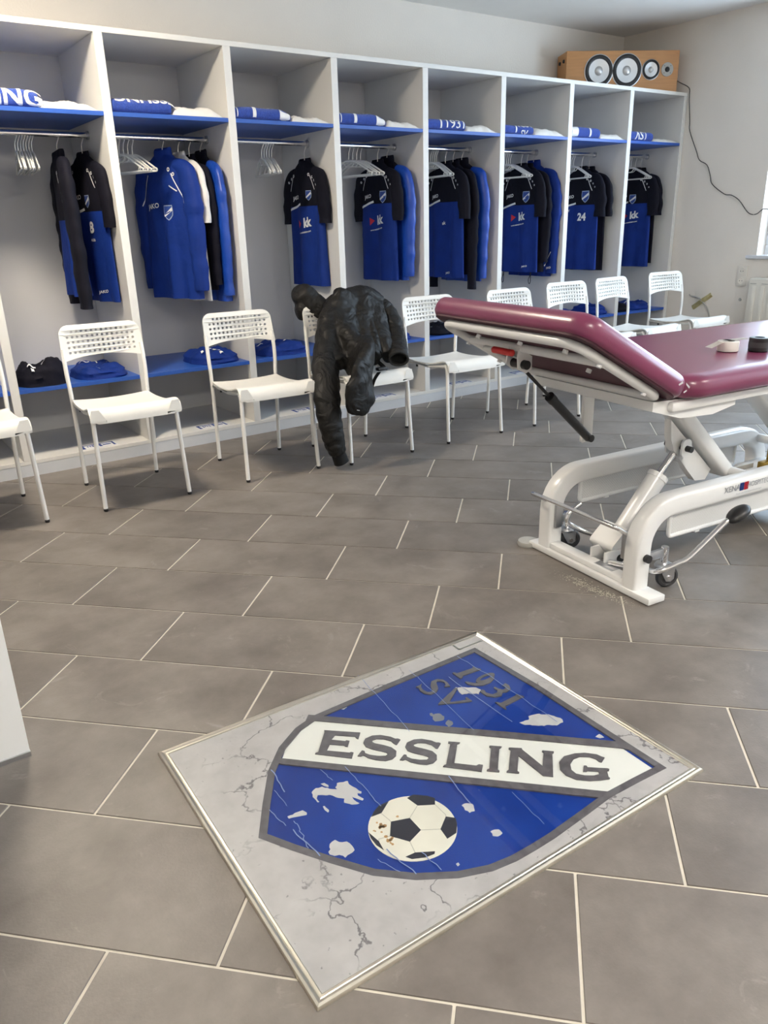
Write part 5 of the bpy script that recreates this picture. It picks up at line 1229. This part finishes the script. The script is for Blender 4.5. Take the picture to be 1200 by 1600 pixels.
sl = J('sleeve', [(([(2.215, 3.63, .700), (2.140, 3.535, .610), (2.035, 3.40, .510), (1.965, 3.285, .410), (1.938, 3.235, .305), (1.940, 3.215, .210), (1.955, 3.215, .135), (1.972, 3.22, .085)], [(.055, .06), (.060, .070), (.060, .072), (.055, .070), (.050, .064), (.048, .058), (.045, .052), (.038, .040)]), dict(bumps=(.13, 11), wr=.07, seed=11, up=(0, 1, 0)))])
J('cuff', [(([(1.972, 3.22, .088), (1.984, 3.222, .055), (1.992, 3.222, .030)], [(.033, .036), (.034, .037), (.035, .039)]), dict(wr=.03, seed=12))], mat=M['rib'], parent=sl)
sl = J('sleeve', [(([(2.52, 3.70, .770), (2.585, 3.665, .715), (2.590, 3.60, .645), (2.545, 3.50, .570), (2.490, 3.40, .525), (2.435, 3.315, .505)], [(.055, .050), (.062, .055), (.064, .058), (.062, .056), (.056, .050), (.050, .043)]), dict(bumps=(.12, 8), wr=.07, seed=14, up=(0, 1, .2)))])
cb = bmesh.new()
P0, P1 = Vector((2.445, 3.33, .507)), Vector((2.405, 3.272, .500)); d_ = (P1 - P0).normalized()
for i, (f, r) in enumerate(((0, 1.0), (1.0, 1.06), (1.05, .98), (.98, .84), (.35, .78))): pass
rings = []; e1 = d_.orthogonal().normalized(); e1 = (Vector((0, 0, 1)) - d_ * d_.z).normalized(); e2 = d_.cross(e1)
for f, r in ((0, 1.0), (.9, 1.05), (1.0, .98), (.97, .82), (.3, .78)):
    c = P0.lerp(P1, f); rings.append([cb.verts.new(c + e1 * .038 * r * math.cos(2 * PI * k / 28) + e2 * .052 * r * math.sin(2 * PI * k / 28)) for k in range(28)])
for A, B in zip(rings, rings[1:]):
    for k in range(28): cb.faces.new((A[k], A[(k + 1) % 28], B[(k + 1) % 28], B[k]))
cb.faces.new(rings[-1]); obj('cuff', cb, M['rib'], sl, world=True, smooth=60)
J('front_flap', [(([(2.455, 3.63, .720), (2.420, 3.54, .645), (2.380, 3.45, .575), (2.345, 3.375, .520)], [(.030, .045), (.032, .050), (.030, .046), (.022, .035)]), dict(seed=21, wr=.06, up=(0, 1, .4)))])
def bar(name, a, b, r, m=M['black_plastic']): return obj(name, Tube([a, b], r, seg=8), m, jk, world=True)
bar('seam', (2.085, 3.325, .560), (2.190, 3.345, .475), .003, M['rib'])
bk = obj('buckle', box(bmesh.new(), 2.235, 2.29, 3.215, 3.245, .466, .482, .003), M['black_plastic'], jk, world=True)
obj('strap', sweep(bmesh.new(), smooth_path([(2.29, 3.24, .474), (2.31, 3.28, .472), (2.315, 3.33, .49)], 4), (.012, .0025), seg=8, up=(0, 1, 0)), M['rib'], bk, world=True)
obj('strap', sweep(bmesh.new(), smooth_path([(2.24, 3.22, .46), (2.20, 3.205, .43), (2.175, 3.205, .375), (2.155, 3.21, .325)], 4), (.014, .0025), seg=8, up=(0, 1, 0)), M['rib'], bk, world=True)
obj('white_tag', sweep(bmesh.new(), [(2.022, 3.104, .318), (2.036, 3.102, .314)], .0015, seg=6), M['print_white'], jk, world=True)
# plaster dust and crumbs by the couch foot, printed wear on the tiles
rr = random.Random(3); bm = bmesh.new()
for i in range(420):
    f = rr.random(); x, y = 1.90 + rr.gauss(0, .014), 1.66 - .30 * f + rr.gauss(0, .02); r_ = rr.uniform(.0006, .0022) * (1.4 if .2 < f < .8 else .7); a = rr.uniform(0, 6)
    prism(bm, [(x + r_ * rr.uniform(.6, 1.3) * math.cos(a + 1.26 * k), y + r_ * rr.uniform(.6, 1.3) * math.sin(a + 1.26 * k)) for k in range(5)], .0001, .0009)
o = obj('plaster_dust', bm, M['dust'], kind='stuff', smooth=0); o['label'] = 'pale plaster dust scattered on the tiles beside the couch foot bar'; o['category'] = 'dust'
print('objects', len(bpy.data.objects))
